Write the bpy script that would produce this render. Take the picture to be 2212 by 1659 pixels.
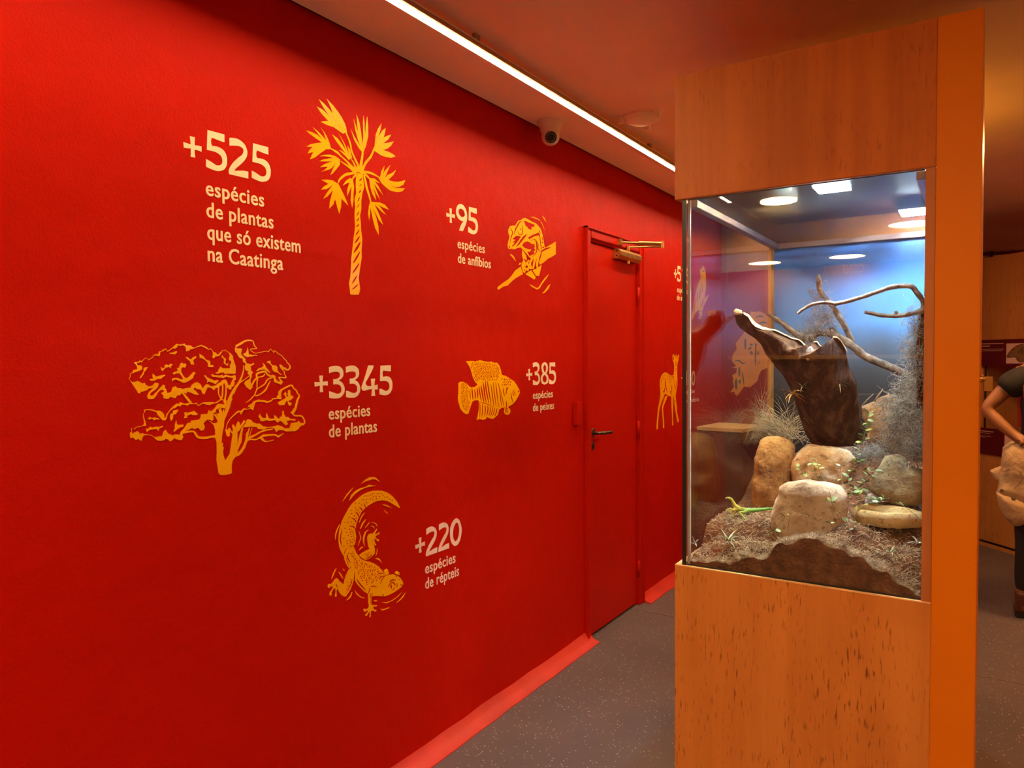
import bpy, bmesh, math, random
from mathutils import Vector, Matrix, noise
from mathutils.geometry import tessellate_polygon

for o in list(bpy.data.objects):
    bpy.data.objects.remove(o)
S = bpy.context.scene
COL = S.collection

# ------------------------------------------------------------------ camera
F = 1578.99
CX, CY = 1106.0, 829.5
CAMH = 1.48
ROT = Matrix(((0.8398908849529182, -0.011856070184482682, 0.5426257780208977),
              (0.5426994161502676, 0.03268953388172523, -0.8392906159875458),
              (-0.0077874953073856, 0.9993952311144857, 0.03388992390757595)))
cd = bpy.data.cameras.new('camera')
cam = bpy.data.objects.new('camera', cd)
COL.objects.link(cam)
cd.sensor_fit = 'HORIZONTAL'
cd.sensor_width = 36.0
cd.lens = F / 2212.0 * 36.0
cd.clip_start = 0.02
cam.matrix_world = Matrix.Translation((0, 0, CAMH)) @ ROT.to_4x4()
S.camera = cam
EYE = Vector((0, 0, CAMH))

# ------------------------------------------------------------------ world, exposure, room lights
S.view_settings.view_transform = 'Standard'
S.view_settings.look = 'None'
S.view_settings.gamma = 1.0
S.view_settings.use_curve_mapping = False
S.view_settings.exposure = 1.85
wd = bpy.data.worlds.new('world')
S.world = wd
wd.use_nodes = True
wd.node_tree.nodes['Background'].inputs[0].default_value = (0.10, 0.05, 0.035, 1)
wd.node_tree.nodes['Background'].inputs[1].default_value = 0.25

LED_W = 50.0          # strength of the linear lamp
DOWN_W = 38.0         # strength of the round ceiling lamps
AMBER_W = 12.0        # strength of the added, unseen amber lights
TANK_W = 44.0          # terrarium lamps

# ------------------------------------------------------------------ helpers
def ray(px, py):
    return ROT @ Vector((px - CX, CY - py, -F))
def atX(px, py, X):
    r = ray(px, py); return EYE + r * (X / r.x)
def atY(px, py, Y):
    r = ray(px, py); return EYE + r * (Y / r.y)
def atZ(px, py, Z):
    r = ray(px, py); return EYE + r * ((Z - CAMH) / r.z)

def nodes(name):
    m = bpy.data.materials.new(name)
    m.use_nodes = True
    nt = m.node_tree
    return m, nt, nt.nodes['Principled BSDF']

def mat(name, col, rough=0.6, metal=0.0, var=0.0, vscale=8.0, bump=0.0, bscale=60.0,
        col2=None, stretch=None, spec=0.5, detail=4.0, coat=0.0, bdist=0.01):
    """principled material with procedural colour variation and fine relief"""
    m, nt, b = nodes(name)
    L = nt.links
    b.inputs['Roughness'].default_value = rough
    b.inputs['Metallic'].default_value = metal
    b.inputs['Specular IOR Level'].default_value = spec
    b.inputs['Coat Weight'].default_value = coat
    b.inputs['Coat Roughness'].default_value = 0.25
    b.inputs['Base Color'].default_value = (*col, 1)
    tc = nt.nodes.new('ShaderNodeTexCoord')
    src = tc.outputs['Object']
    if stretch:
        mp = nt.nodes.new('ShaderNodeMapping')
        mp.inputs['Scale'].default_value = stretch
        L.new(src, mp.inputs[0]); src = mp.outputs[0]
    if var > 0 or col2:
        n = nt.nodes.new('ShaderNodeTexNoise')
        n.inputs['Scale'].default_value = vscale
        n.inputs['Detail'].default_value = detail
        L.new(src, n.inputs['Vector'])
        r = nt.nodes.new('ShaderNodeValToRGB')
        c2 = col2 if col2 else tuple(c * (1 - var) for c in col)
        c1 = col if col2 else tuple(min(1, c * (1 + var)) for c in col)
        r.color_ramp.elements[0].position = 0.35
        r.color_ramp.elements[1].position = 0.65
        r.color_ramp.elements[0].color = (*c2, 1)
        r.color_ramp.elements[1].color = (*c1, 1)
        L.new(n.outputs['Fac'], r.inputs[0])
        L.new(r.outputs[0], b.inputs['Base Color'])
    if bump > 0:
        n2 = nt.nodes.new('ShaderNodeTexNoise')
        n2.inputs['Scale'].default_value = bscale
        n2.inputs['Detail'].default_value = 5.0
        L.new(src, n2.inputs['Vector'])
        bp = nt.nodes.new('ShaderNodeBump')
        bp.inputs['Strength'].default_value = bump
        bp.inputs['Distance'].default_value = bdist
        L.new(n2.outputs['Fac'], bp.inputs['Height'])
        L.new(bp.outputs[0], b.inputs['Normal'])
    return m

def emit(name, col, strength):
    m, nt, b = nodes(name)
    b.inputs['Base Color'].default_value = (*col, 1)
    b.inputs['Emission Color'].default_value = (*col, 1)
    b.inputs['Emission Strength'].default_value = strength
    return m

def link(name, me, m, parent=None, smooth=False):
    me.materials.append(m)
    o = bpy.data.objects.new(name, me)
    COL.objects.link(o)
    if parent is not None:
        o.parent = parent
    if smooth:
        for p in me.polygons:
            p.use_smooth = True
    return o

def tag(o, label=None, cat=None, group=None, kind=None):
    if label: o['label'] = label
    if cat: o['category'] = cat
    if group: o['group'] = group
    if kind: o['kind'] = kind
    return o

def empty(name, loc, label=None, cat=None, group=None, rz=0.0):
    o = bpy.data.objects.new(name, None)
    o.empty_display_size = 0.05
    COL.objects.link(o)
    o.location = loc
    o.rotation_euler = (0, 0, rz)
    return tag(o, label, cat, group)

def wmat(o):
    m = o.matrix_basis.copy()
    while o.parent is not None:
        o = o.parent
        m = o.matrix_basis @ m
    return m

class MB:
    """collects shapes in world space; build() links them as ONE mesh object"""
    def __init__(s):
        s.v = []; s.f = []
    def add(s, vs, fs):
        n = len(s.v)
        s.v += [Vector(v) for v in vs]
        s.f += [tuple(n + i for i in f) for f in fs]
        return s
    def box(s, x0, x1, y0, y1, z0, z1, M=None):
        vs = [Vector(c) for c in ((x0, y0, z0), (x1, y0, z0), (x1, y1, z0), (x0, y1, z0),
                                  (x0, y0, z1), (x1, y0, z1), (x1, y1, z1), (x0, y1, z1))]
        if M: vs = [M @ v for v in vs]
        return s.add(vs, [(0, 3, 2, 1), (4, 5, 6, 7), (0, 1, 5, 4), (1, 2, 6, 5), (2, 3, 7, 6), (3, 0, 4, 7)])
    def tube(s, pts, rad, n=8, cap=True):
        pts = [Vector(p) for p in pts]
        if not isinstance(rad, (list, tuple)): rad = [rad] * len(pts)
        base = len(s.v); up = None
        for i, p in enumerate(pts):
            t = (pts[min(i + 1, len(pts) - 1)] - pts[max(i - 1, 0)]).normalized()
            if up is None:
                a = Vector((0, 0, 1)) if abs(t.z) < 0.9 else Vector((1, 0, 0))
                up = (a - t * a.dot(t)).normalized()
            else:
                up = (up - t * up.dot(t))
                up = up.normalized() if up.length > 1e-6 else t.orthogonal().normalized()
            sd = t.cross(up)
            for k in range(n):
                a = 2 * math.pi * k / n
                s.v.append(p + (up * math.cos(a) + sd * math.sin(a)) * rad[i])
        for i in range(len(pts) - 1):
            for k in range(n):
                a = base + i * n + k; b = base + i * n + (k + 1) % n
                s.f.append((a, b, b + n, a + n))
        if cap:
            s.f.append(tuple(base + k for k in reversed(range(n))))
            e = base + (len(pts) - 1) * n
            s.f.append(tuple(e + k for k in range(n)))
        return s
    def lathe(s, prof, M, n=24, cap=True):
        """prof: list of (r, h); M maps local z-axis revolution to world"""
        base = len(s.v)
        for r, h in prof:
            for k in range(n):
                a = 2 * math.pi * k / n
                s.v.append(M @ Vector((r * math.cos(a), r * math.sin(a), h)))
        for i in range(len(prof) - 1):
            for k in range(n):
                a = base + i * n + k; b = base + i * n + (k + 1) % n
                s.f.append((a, b, b + n, a + n))
        if not cap: return s
        s.f.append(tuple(base + k for k in reversed(range(n))))
        e = base + (len(prof) - 1) * n
        s.f.append(tuple(e + k for k in range(n)))
        return s
    def mesh(s, name, parent=None):
        inv = wmat(parent).inverted() if parent is not None else Matrix.Identity(4)
        me = bpy.data.meshes.new(name)
        me.from_pydata([inv @ v for v in s.v], [], s.f)
        me.update()
        return me
    def build(s, name, m, parent=None, smooth=False, bevel=0.0, sharp=None):
        me = s.mesh(name, parent)
        if bevel > 0:
            bm = bmesh.new(); bm.from_mesh(me)
            bmesh.ops.recalc_face_normals(bm, faces=bm.faces)
            bmesh.ops.bevel(bm, geom=[e for e in bm.edges if len(e.link_faces) == 2 and e.calc_face_angle(0) > 0.5],
                            offset=bevel, segments=2, affect='EDGES', clamp_overlap=True)
            bm.to_mesh(me); bm.free()
        o = link(name, me, m, parent, smooth)
        if sharp is not None:
            me.set_sharp_from_angle(angle=sharp)
        return o

def fit_origin(o):
    """put a mesh object's origin at the bottom centre of its vertices"""
    me = o.data
    xs = [v.co for v in me.vertices]
    c = Vector((sum(v.x for v in xs) / len(xs), sum(v.y for v in xs) / len(xs), min(v.z for v in xs)))
    for v in me.vertices: v.co -= c
    o.location = o.location + c
    return o

def catmull(pts, sub=6, closed=False, corner=0.8):
    """smooth polyline; vertices that turn by more than `corner` rad stay sharp"""
    n = len(pts); P = [Vector((p[0], p[1])) for p in pts]
    sharp = []
    for i in range(n):
        a = P[i] - P[i - 1]; b = P[(i + 1) % n] - P[i]
        if not closed and i in (0, n - 1): sharp.append(True); continue
        sharp.append(a.length < 1e-9 or b.length < 1e-9 or abs(a.angle(b, 0)) > corner)
    out = []
    for i in range(n if closed else n - 1):
        p1, p2 = P[i], P[(i + 1) % n]
        p0 = P[i - 1] if (closed or i > 0) else p1
        p3 = P[(i + 2) % n] if (closed or i < n - 2) else p2
        t1 = (p2 - p1) * 0.5 if sharp[i] else (p2 - p0) * 0.5
        t2 = (p2 - p1) * 0.5 if sharp[(i + 1) % n] else (p3 - p1) * 0.5
        for k in range(sub):
            t = k / sub
            h1 = 2*t**3 - 3*t**2 + 1; h2 = -2*t**3 + 3*t**2
            h3 = t**3 - 2*t**2 + t; h4 = t**3 - t**2
            out.append(p1 * h1 + p2 * h2 + t1 * h3 + t2 * h4)
    if not closed: out.append(P[-1])
    return out
# ------------------------------------------------------------------ materials
W = -1.732            # left wall surface
CEIL = 2.56
SOF = 2.535

def wall_paint(name, col):
    m, nt, b = nodes(name); L = nt.links
    tc = nt.nodes.new('ShaderNodeTexCoord')
    n1 = nt.nodes.new('ShaderNodeTexNoise'); n1.inputs['Scale'].default_value = 1.7; n1.inputs['Detail'].default_value = 3
    n2 = nt.nodes.new('ShaderNodeTexNoise'); n2.inputs['Scale'].default_value = 160; n2.inputs['Detail'].default_value = 6
    n3 = nt.nodes.new('ShaderNodeTexNoise'); n3.inputs['Scale'].default_value = 9; n3.inputs['Detail'].default_value = 4
    for n in (n1, n2, n3): L.new(tc.outputs['Object'], n.inputs['Vector'])
    r = nt.nodes.new('ShaderNodeValToRGB')
    r.color_ramp.elements[0].color = (*[c * 0.88 for c in col], 1)
    r.color_ramp.elements[1].color = (*[min(1, c * 1.08) for c in col], 1)
    L.new(n1.outputs['Fac'], r.inputs[0]); L.new(r.outputs[0], b.inputs['Base Color'])
    b1 = nt.nodes.new('ShaderNodeBump'); b1.inputs['Strength'].default_value = 0.22; b1.inputs['Distance'].default_value = 0.006
    b2 = nt.nodes.new('ShaderNodeBump'); b2.inputs['Strength'].default_value = 0.16; b2.inputs['Distance'].default_value = 0.03
    L.new(n2.outputs['Fac'], b1.inputs['Height']); L.new(n3.outputs['Fac'], b2.inputs['Height'])
    L.new(b2.outputs[0], b1.inputs['Normal']); L.new(b1.outputs[0], b.inputs['Normal'])
    b.inputs['Roughness'].default_value = 0.5
    b.inputs['Specular IOR Level'].default_value = 0.05
    return m

def plywood(name, col, fleck, grain=1.0):
    """pale veneer: long vertical grain, short dark flecks, broad stains"""
    m, nt, b = nodes(name); L = nt.links
    tc = nt.nodes.new('ShaderNodeTexCoord')
    def nz(scale, st, det=4.0, rough=0.5):
        mp = nt.nodes.new('ShaderNodeMapping'); mp.inputs['Scale'].default_value = st
        n = nt.nodes.new('ShaderNodeTexNoise'); n.inputs['Scale'].default_value = scale
        n.inputs['Detail'].default_value = det; n.inputs['Roughness'].default_value = rough
        L.new(tc.outputs['Object'], mp.inputs[0]); L.new(mp.outputs[0], n.inputs['Vector'])
        return n.outputs['Fac']
    def ramp(src, p0, p1, v0, v1):
        r = nt.nodes.new('ShaderNodeValToRGB')
        r.color_ramp.elements[0].position = p0; r.color_ramp.elements[1].position = p1
        r.color_ramp.elements[0].color = (v0, v0, v0, 1); r.color_ramp.elements[1].color = (v1, v1, v1, 1)
        L.new(src, r.inputs[0]); return r.outputs[0]
    def mix(fac, a, bb):
        x = nt.nodes.new('ShaderNodeMix'); x.data_type = 'RGBA'
        L.new(fac, x.inputs['Factor'])
        for sk, v in ((x.inputs[6], a), (x.inputs[7], bb)):
            if isinstance(v, tuple): sk.default_value = (*v, 1)
            else: L.new(v, sk)
        return x.outputs[2]
    dark = tuple(c * k for c, k in zip(col, (0.62, 0.5, 0.4)))
    c = mix(ramp(nz(26, (1, 1, 0.05), 3), 0.35, 0.7, 0.0, 0.36 * grain), col, dark)
    c = mix(ramp(nz(2.6, (1.6, 1.6, 0.8), 5), 0.50, 0.72, 0.0, 0.4), c, dark)
    fl = nt.nodes.new('ShaderNodeMath'); fl.operation = 'MULTIPLY'
    L.new(ramp(nz(150, (1, 1, 0.15), 2), 0.57, 0.68, 0.0, 1.0), fl.inputs[0])
    L.new(ramp(nz(5.5, (1, 1, 0.9), 4), 0.38, 0.60, 0.0, fleck), fl.inputs[1])
    c = mix(fl.outputs[0], c, tuple(k * 0.3 for k in dark))
    L.new(c, b.inputs['Base Color'])
    bp = nt.nodes.new('ShaderNodeBump'); bp.inputs['Strength'].default_value = 0.08; bp.inputs['Distance'].default_value = 0.004
    L.new(nz(60, (1, 1, 0.06), 3), bp.inputs['Height']); L.new(bp.outputs[0], b.inputs['Normal'])
    b.inputs['Roughness'].default_value = 0.5
    b.inputs['Specular IOR Level'].default_value = 0.35
    return m

def speckled_floor(name):
    m, nt, b = nodes(name); L = nt.links
    tc = nt.nodes.new('ShaderNodeTexCoord')
    n = nt.nodes.new('ShaderNodeTexNoise'); n.inputs['Scale'].default_value = 1.6; n.inputs['Detail'].default_value = 6
    L.new(tc.outputs['Object'], n.inputs['Vector'])
    r = nt.nodes.new('ShaderNodeValToRGB')
    r.color_ramp.elements[0].position = 0.3; r.color_ramp.elements[1].position = 0.7
    r.color_ramp.elements[0].color = (0.092, 0.082, 0.092, 1); r.color_ramp.elements[1].color = (0.145, 0.12, 0.125, 1)
    L.new(n.outputs['Fac'], r.inputs[0])
    v = nt.nodes.new('ShaderNodeTexVoronoi'); v.inputs['Scale'].default_value = 75
    L.new(tc.outputs['Object'], v.inputs['Vector'])
    sp = nt.nodes.new('ShaderNodeValToRGB')
    sp.color_ramp.elements[0].position = 0.14; sp.color_ramp.elements[1].position = 0.22
    sp.color_ramp.elements[0].color = (1, 1, 1, 1); sp.color_ramp.elements[1].color = (0, 0, 0, 1)
    L.new(v.outputs['Distance'], sp.inputs[0])
    wn = nt.nodes.new('ShaderNodeSeparateColor'); L.new(v.outputs['Color'], wn.inputs[0])
    gt = nt.nodes.new('ShaderNodeMath'); gt.operation = 'GREATER_THAN'; gt.inputs[1].default_value = 0.55
    L.new(wn.outputs[0], gt.inputs[0])
    mu = nt.nodes.new('ShaderNodeMath'); mu.operation = 'MULTIPLY'
    L.new(sp.outputs[0], mu.inputs[0]); L.new(gt.outputs[0], mu.inputs[1])
    x = nt.nodes.new('ShaderNodeMix'); x.data_type = 'RGBA'
    L.new(mu.outputs[0], x.inputs['Factor']); L.new(r.outputs[0], x.inputs[6])
    x.inputs[7].default_value = (0.58, 0.50, 0.46, 1)
    L.new(x.outputs[2], b.inputs['Base Color'])
    n2 = nt.nodes.new('ShaderNodeTexNoise'); n2.inputs['Scale'].default_value = 14; n2.inputs['Detail'].default_value = 6
    L.new(tc.outputs['Object'], n2.inputs['Vector'])
    bp = nt.nodes.new('ShaderNodeBump'); bp.inputs['Strength'].default_value = 0.1; bp.inputs['Distance'].default_value = 0.01
    L.new(n2.outputs['Fac'], bp.inputs['Height']); L.new(bp.outputs[0], b.inputs['Normal'])
    b.inputs['Roughness'].default_value = 0.42
    b.inputs['Specular IOR Level'].default_value = 0.4
    return m

def pane_glass(name, tint=(0.93, 0.96, 0.95)):
    """clear pane: straight-through transmission with Fresnel mirror reflection on both faces"""
    m = bpy.data.materials.new(name); m.use_nodes = True
    nt = m.node_tree; L = nt.links
    for n in list(nt.nodes): nt.nodes.remove(n)
    out = nt.nodes.new('ShaderNodeOutputMaterial')
    g = nt.nodes.new('ShaderNodeNewGeometry')
    ior = nt.nodes.new('ShaderNodeMapRange')
    ior.inputs['To Min'].default_value = 1.5; ior.inputs['To Max'].default_value = 1 / 1.5
    L.new(g.outputs['Backfacing'], ior.inputs['Value'])
    fr = nt.nodes.new('ShaderNodeFresnel'); L.new(ior.outputs[0], fr.inputs['IOR'])
    tr = nt.nodes.new('ShaderNodeBsdfTransparent'); tr.inputs[0].default_value = (*tint, 1)
    gl = nt.nodes.new('ShaderNodeBsdfGlossy'); gl.inputs['Roughness'].default_value = 0.0
    mx = nt.nodes.new('ShaderNodeMixShader')
    L.new(fr.outputs[0], mx.inputs[0]); L.new(tr.outputs[0], mx.inputs[1]); L.new(gl.outputs[0], mx.inputs[2])
    L.new(mx.outputs[0], out.inputs[0])
    return m

RED = (0.50, 0.0075, 0.001)
M_red = wall_paint('red wall paint', RED)
M_redgloss = mat('red enamel paint', (0.48, 0.0075, 0.001), 0.42, spec=0.1, var=0.06, vscale=3, bump=0.08, bscale=25)
M_skirt = mat('red rubber skirting', (0.56, 0.032, 0.018), 0.55, var=0.12, vscale=5, bump=0.12, bscale=30)
M_white = mat('white ceiling paint', (0.82, 0.64, 0.60), 0.8, var=0.05, vscale=2, bump=0.06, bscale=40)
M_sof = mat('white plasterboard', (0.95, 0.86, 0.78), 0.7, var=0.05, vscale=2, bump=0.05, bscale=30)
M_floor = speckled_floor('polished speckled concrete')
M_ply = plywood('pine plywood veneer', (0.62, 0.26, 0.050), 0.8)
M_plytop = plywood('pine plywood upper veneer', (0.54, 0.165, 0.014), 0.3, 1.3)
M_plyedge = mat('raw plywood edge', (0.78, 0.52, 0.25), 0.6, var=0.15, vscale=30, stretch=(1, 1, 8))
M_orange = mat('orange laminate', (0.66, 0.205, 0.001), 0.4, spec=0.2, var=0.03, vscale=3, bump=0.02, bscale=120)
M_woodjamb = plywood('reddish wooden jamb', (0.50, 0.20, 0.06), 0.1)
M_glass = pane_glass('clear display glass')
M_seal = mat('black edge seal', (0.012, 0.016, 0.014), 0.35, var=0.1)
M_silicone = mat('milky silicone joint', (0.62, 0.60, 0.66), 0.45, var=0.08, vscale=20)
M_alu = mat('brushed aluminium rail', (0.24, 0.21, 0.27), 0.45, 0.3, var=0.08, vscale=12)
M_brass = mat('worn brass', (0.62, 0.40, 0.13), 0.32, 1.0, var=0.12, vscale=20)
M_steel = mat('dark brushed steel', (0.22, 0.19, 0.17), 0.3, 1.0, var=0.15, vscale=30)
M_black = mat('black plastic', (0.012, 0.012, 0.014), 0.35, var=0.1)
M_cctv = mat('off white plastic', (0.78, 0.72, 0.66), 0.35, var=0.03)
M_gap = mat('near black paint and gap shade', (0.02, 0.008, 0.008), 0.8, var=0.1)  # stands in for the shade inside gaps; also the bracket's own colour
M_led = emit('warm white led diffuser', (1.0, 0.79, 0.47), LED_W)
M_profile = mat('lamp profile unlit brown', (0.42, 0.30, 0.17), 0.4, 0.4, var=0.05)  # white metal whose unlit tone is put into the colour
M_down = emit('warm round lamp diffuser', (1.0, 0.46, 0.15), DOWN_W)

# ------------------------------------------------------------------ room shell
Y_END = 5.70
DY0, DY1, DZ = 3.424, 4.052, 2.092      # door leaf opening
# floor: two slabs with an expansion joint between them
J = atZ(2160, 1469, 0.0).y
fl = MB().box(-4, 5, -7, J - 0.002, -0.06, 0).box(-4, 5, J + 0.002, 9.5, -0.06, 0).box(-4, 5, -7, 9.5, -0.1, -0.012)
tag(fl.build('floor', M_floor), kind='structure')

w = MB()
w.box(W - 0.15, W, -1.6, DY0, 0, CEIL + 0.06)
w.box(W - 0.15, W, DY1, Y_END, 0, CEIL + 0.06)
w.box(W - 0.15, W, DY0, DY1, DZ, CEIL + 0.06)
w.box(W - 0.15, W - 0.12, DY0, DY1, 0, DZ)
wall_left = tag(w.build('wall_left', M_red), kind='structure')
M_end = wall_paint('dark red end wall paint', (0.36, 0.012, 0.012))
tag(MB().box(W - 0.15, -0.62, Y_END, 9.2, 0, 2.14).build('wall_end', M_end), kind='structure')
tag(MB().box(W - 0.15, -0.62, Y_END + 0.03, 9.2, 2.14, CEIL).build('trim_1', mat('brown beam paint', (0.40, 0.18, 0.09), 0.7, var=0.06)), kind='structure')
tag(MB().box(-4, 5, 9.2, 9.35, 0, CEIL).build('wall_far', M_end), kind='structure')
M_darkwall = mat('dark exhibition wall', (0.16, 0.06, 0.09), 0.7, var=0.1, vscale=2)
tag(MB().box(4.0, 4.15, -7, 9.2, 0, CEIL).build('wall_right', mat('ochre side wall', (0.60, 0.22, 0.05), 0.7, var=0.08)), kind='structure')
tag(MB().box(-4, 4.0, -6.6, -6.45, 0, CEIL).build('wall_back', M_darkwall), kind='structure')
tag(MB().box(-4, -3.85, -6.45, -1.6, 0, CEIL).box(-4, W - 0.15, -1.75, -1.6, 0, CEIL).build('wall_back_side', M_darkwall), kind='structure')
tag(MB().box(-4, 4.2, -7, 9.4, CEIL, CEIL + 0.12).build('ceiling', M_white), kind='structure')

# plasterboard strip along the wall ; the gap's shade is a near black filler
GAPX = W + 0.016
tag(MB().box(GAPX, -1.475, -1.6, Y_END, SOF, CEIL).build('trim_2', M_sof), kind='structure')
tag(MB().box(W + 0.0005, GAPX, -1.6, Y_END, SOF + 0.006, CEIL).build('trim_3', M_gap), kind='structure')

# sloping skirting fillet along the foot of the wall, interrupted by the door
def skirting(name, y0, y1, seed):
    rnd = random.Random(seed)
    n = max(6, int((y1 - y0) / 0.12)); vs = []; fs = []
    for i in range(n + 1):
        y = y0 + (y1 - y0) * i / n
        wv = 0.064 + rnd.uniform(-0.003, 0.003); h = 0.05 + rnd.uniform(-0.003, 0.003)
        vs += [(W, y, h), (W + wv * 0.22, y, h * 0.52), (W + wv * 0.55, y, h * 0.22), (W + wv, y, 0.004), (W + wv, y, -0.001), (W, y, -0.001)]
    for i in range(n):
        for k in range(6):
            a = i * 6 + k; b = i * 6 + (k + 1) % 6
            fs.append((a, b, b + 6, a + 6))
    fs.append((5, 4, 3, 2, 1, 0)); e = n * 6; fs.append(tuple(e + k for k in range(6)))
    me = MB().add(vs, fs)
    o = me.build(name, M_skirt)
    bm = bmesh.new(); bm.from_mesh(o.data); bmesh.ops.recalc_face_normals(bm, faces=bm.faces); bm.to_mesh(o.data); bm.free()
    for k, p in enumerate(o.data.polygons): p.use_smooth = True
    o.data.set_sharp_from_angle(angle=0.9)
    return tag(o, kind='structure')
skirting('baseboard_left', -1.6, DY0 - 0.02, 3)
skirting('baseboard_left_far', DY1 + 0.055, Y_END, 4)

# ------------------------------------------------------------------ door
door = empty('door_1', (W, DY0, 0)); tag(door, kind='structure')
fr = MB()
fr.box(W - 0.02, W + 0.014, DY0 - 0.052, DY0 - 0.002, 0, DZ + 0.06)
fr.box(W - 0.02, W + 0.014, DY1 + 0.002, DY1 + 0.055, 0, DZ + 0.06)
fr.box(W - 0.02, W + 0.014, DY0 - 0.002, DY1 + 0.002, DZ + 0.012, DZ + 0.06)
fr.build('door_frame', M_redgloss, door, bevel=0.004)
fb = MB()
fb.box(W - 0.02, W + 0.022, DY0 - 0.060, DY0 - 0.046, 0, DZ + 0.068)
fb.box(W - 0.02, W + 0.022, DY1 + 0.048, DY1 + 0.060, 0, DZ + 0.068)
fb.box(W - 0.02, W + 0.022, DY0 - 0.060, DY1 + 0.060, DZ + 0.056, DZ + 0.068)
fb.build('frame_moulding', M_redgloss, door, bevel=0.003)
MB().box(W - 0.045, W - 0.006, DY0 + 0.004, DY1 - 0.004, 0.012, DZ - 0.004).build('door_leaf', M_redgloss, door, bevel=0.003)
for pz in (atX(1379, 641, W).z, atX(1377, 928, W).z, atX(1377, 1228, W).z):
    hb = MB()
    hb.tube([(W + 0.006, DY1 + 0.001, pz - 0.05), (W + 0.006, DY1 + 0.001, pz + 0.05)], 0.008, 10)
    hb.tube([(W + 0.006, DY1 + 0.001, pz + 0.05), (W + 0.006, DY1 + 0.001, pz + 0.057)], [0.008, 0.003], 10)
    hb.tube([(W + 0.006, DY1 + 0.001, pz - 0.057), (W + 0.006, DY1 + 0.001, pz - 0.05)], [0.003, 0.008], 10)
    hb.build('hinge', M_redgloss, door, smooth=True)
RX = Matrix.Rotation(math.radians(90), 4, 'Y')      # local z -> +X
def toX(p): return Matrix.Translation(p) @ RX
hp = atX(1280, 935, W)
hz = MB().lathe([(0.001, 0), (0.024, 0), (0.024, 0.008), (0.021, 0.011), (0.001, 0.011)], toX((W - 0.006, hp.y, hp.z)))
hd = hz.build('handle_rosette', M_steel, door, smooth=True, sharp=0.6)
hl = MB().tube([(W, hp.y, hp.z), (W + 0.045, hp.y, hp.z), (W + 0.055, hp.y + 0.012, hp.z), (W + 0.055, hp.y + 0.115, hp.z - 0.004)], [0.009, 0.009, 0.010, 0.009], 12)
hl.build('lever_handle', mat('worn steel lever', (0.14, 0.10, 0.075), 0.3, 1.0, var=0.2, vscale=30), door, smooth=True, sharp=0.8)
kp = atX(1280, 963, W)
kh = MB().lathe([(0.001, 0), (0.022, 0), (0.022, 0.007), (0.019, 0.010), (0.001, 0.010)], toX((W - 0.006, kp.y, kp.z)))
ke = kh.build('keyhole_rosette', M_steel, door, smooth=True, sharp=0.6)
MB().box(W + 0.003, W + 0.006, kp.y - 0.003, kp.y + 0.003, kp.z - 0.012, kp.z + 0.004).build('keyhole', M_black, ke)
# door closer: octagonal body on the leaf, two arms meeting away from the wall
b0 = atX(1337, 550, W + 0.03); b1 = atX(1383, 556, W + 0.03)
zc = (b0.z + b1.z) / 2
oc = [(0.0, -0.028), (0.03, -0.028), (0.046, -0.012), (0.046, 0.012), (0.03, 0.028), (0.0, 0.028)]
vs = []; fs = []
for y in (b0.y, b1.y):
    for dx, dz in oc: vs.append((W - 0.006 + dx, y, zc + dz))
for k in range(6): fs.append((k, (k + 1) % 6, (k + 1) % 6 + 6, k + 6))
fs += [(5, 4, 3, 2, 1, 0), (6, 7, 8, 9, 10, 11)]
cb = MB().add(vs, fs).build('closer_body', M_brass, door, bevel=0.002)
ym = b0.y + (b1.y - b0.y) * 0.48
MB().lathe([(0.001, 0), (0.013, 0), (0.013, 0.03), (0.001, 0.03)], Matrix.Translation((W + 0.02, ym, zc + 0.026)), 14).build('closer_spindle', M_brass, cb, smooth=True, sharp=0.6)
MB().lathe([(0.001, 0), (0.011, 0), (0.011, 0.016), (0.001, 0.016)], Matrix.Translation((W + 0.02, ym, zc - 0.043)), 14).build('closer_cap', M_brass, cb, smooth=True, sharp=0.6)
for dz in (-0.013, 0.013):
    MB().lathe([(0.0005, 0), (0.0045, 0), (0.0045, 0.002), (0.0005, 0.002)], Matrix.Translation((W + 0.018, b0.y - 0.0015, zc + dz)) @ Matrix.Rotation(math.radians(90), 4, 'X'), 10).build('screw', M_black, cb)
br = atX(1338, 523, W + 0.02)
el = atX(1430, 523, W + 0.20); el.z = br.z - 0.003
MB().box(W + 0.010, W + 0.034, br.y - 0.016, br.y + 0.02, br.z - 0.017, br.z + 0.017).build('arm_bracket', M_brass, door, bevel=0.003)
p0 = Vector((W + 0.024, br.y + 0.012, br.z))
pm = p0.lerp(el, 0.42)
MB().tube([p0, pm], 0.006, 10).tube([pm, el], 0.0105, 12).build('closer_arm', M_brass, door, smooth=True, sharp=0.8)
MB().tube([(W + 0.02, ym, zc + 0.05), (el.x, el.y, el.z - 0.016)], 0.006, 8).build('closer_arm', M_brass, door, smooth=True, sharp=0.8)
MB().lathe([(0.001, -0.024), (0.012, -0.024), (0.012, 0.014), (0.001, 0.014)], Matrix.Translation(el), 14).build('arm_pivot', M_brass, door, smooth=True, sharp=0.6)

# painted-over cover plate beside the door
c0 = atX(1237, 868, W); c1 = atX(1250, 917, W)
cv = MB().box(W - 0.002, W + 0.022, c0.y, c1.y, c1.z, c0.z).build('cover_plate', M_redgloss, bevel=0.004)
tag(fit_origin(cv), 'small red painted cover box on the wall left of the door', 'cover plate')

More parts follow.
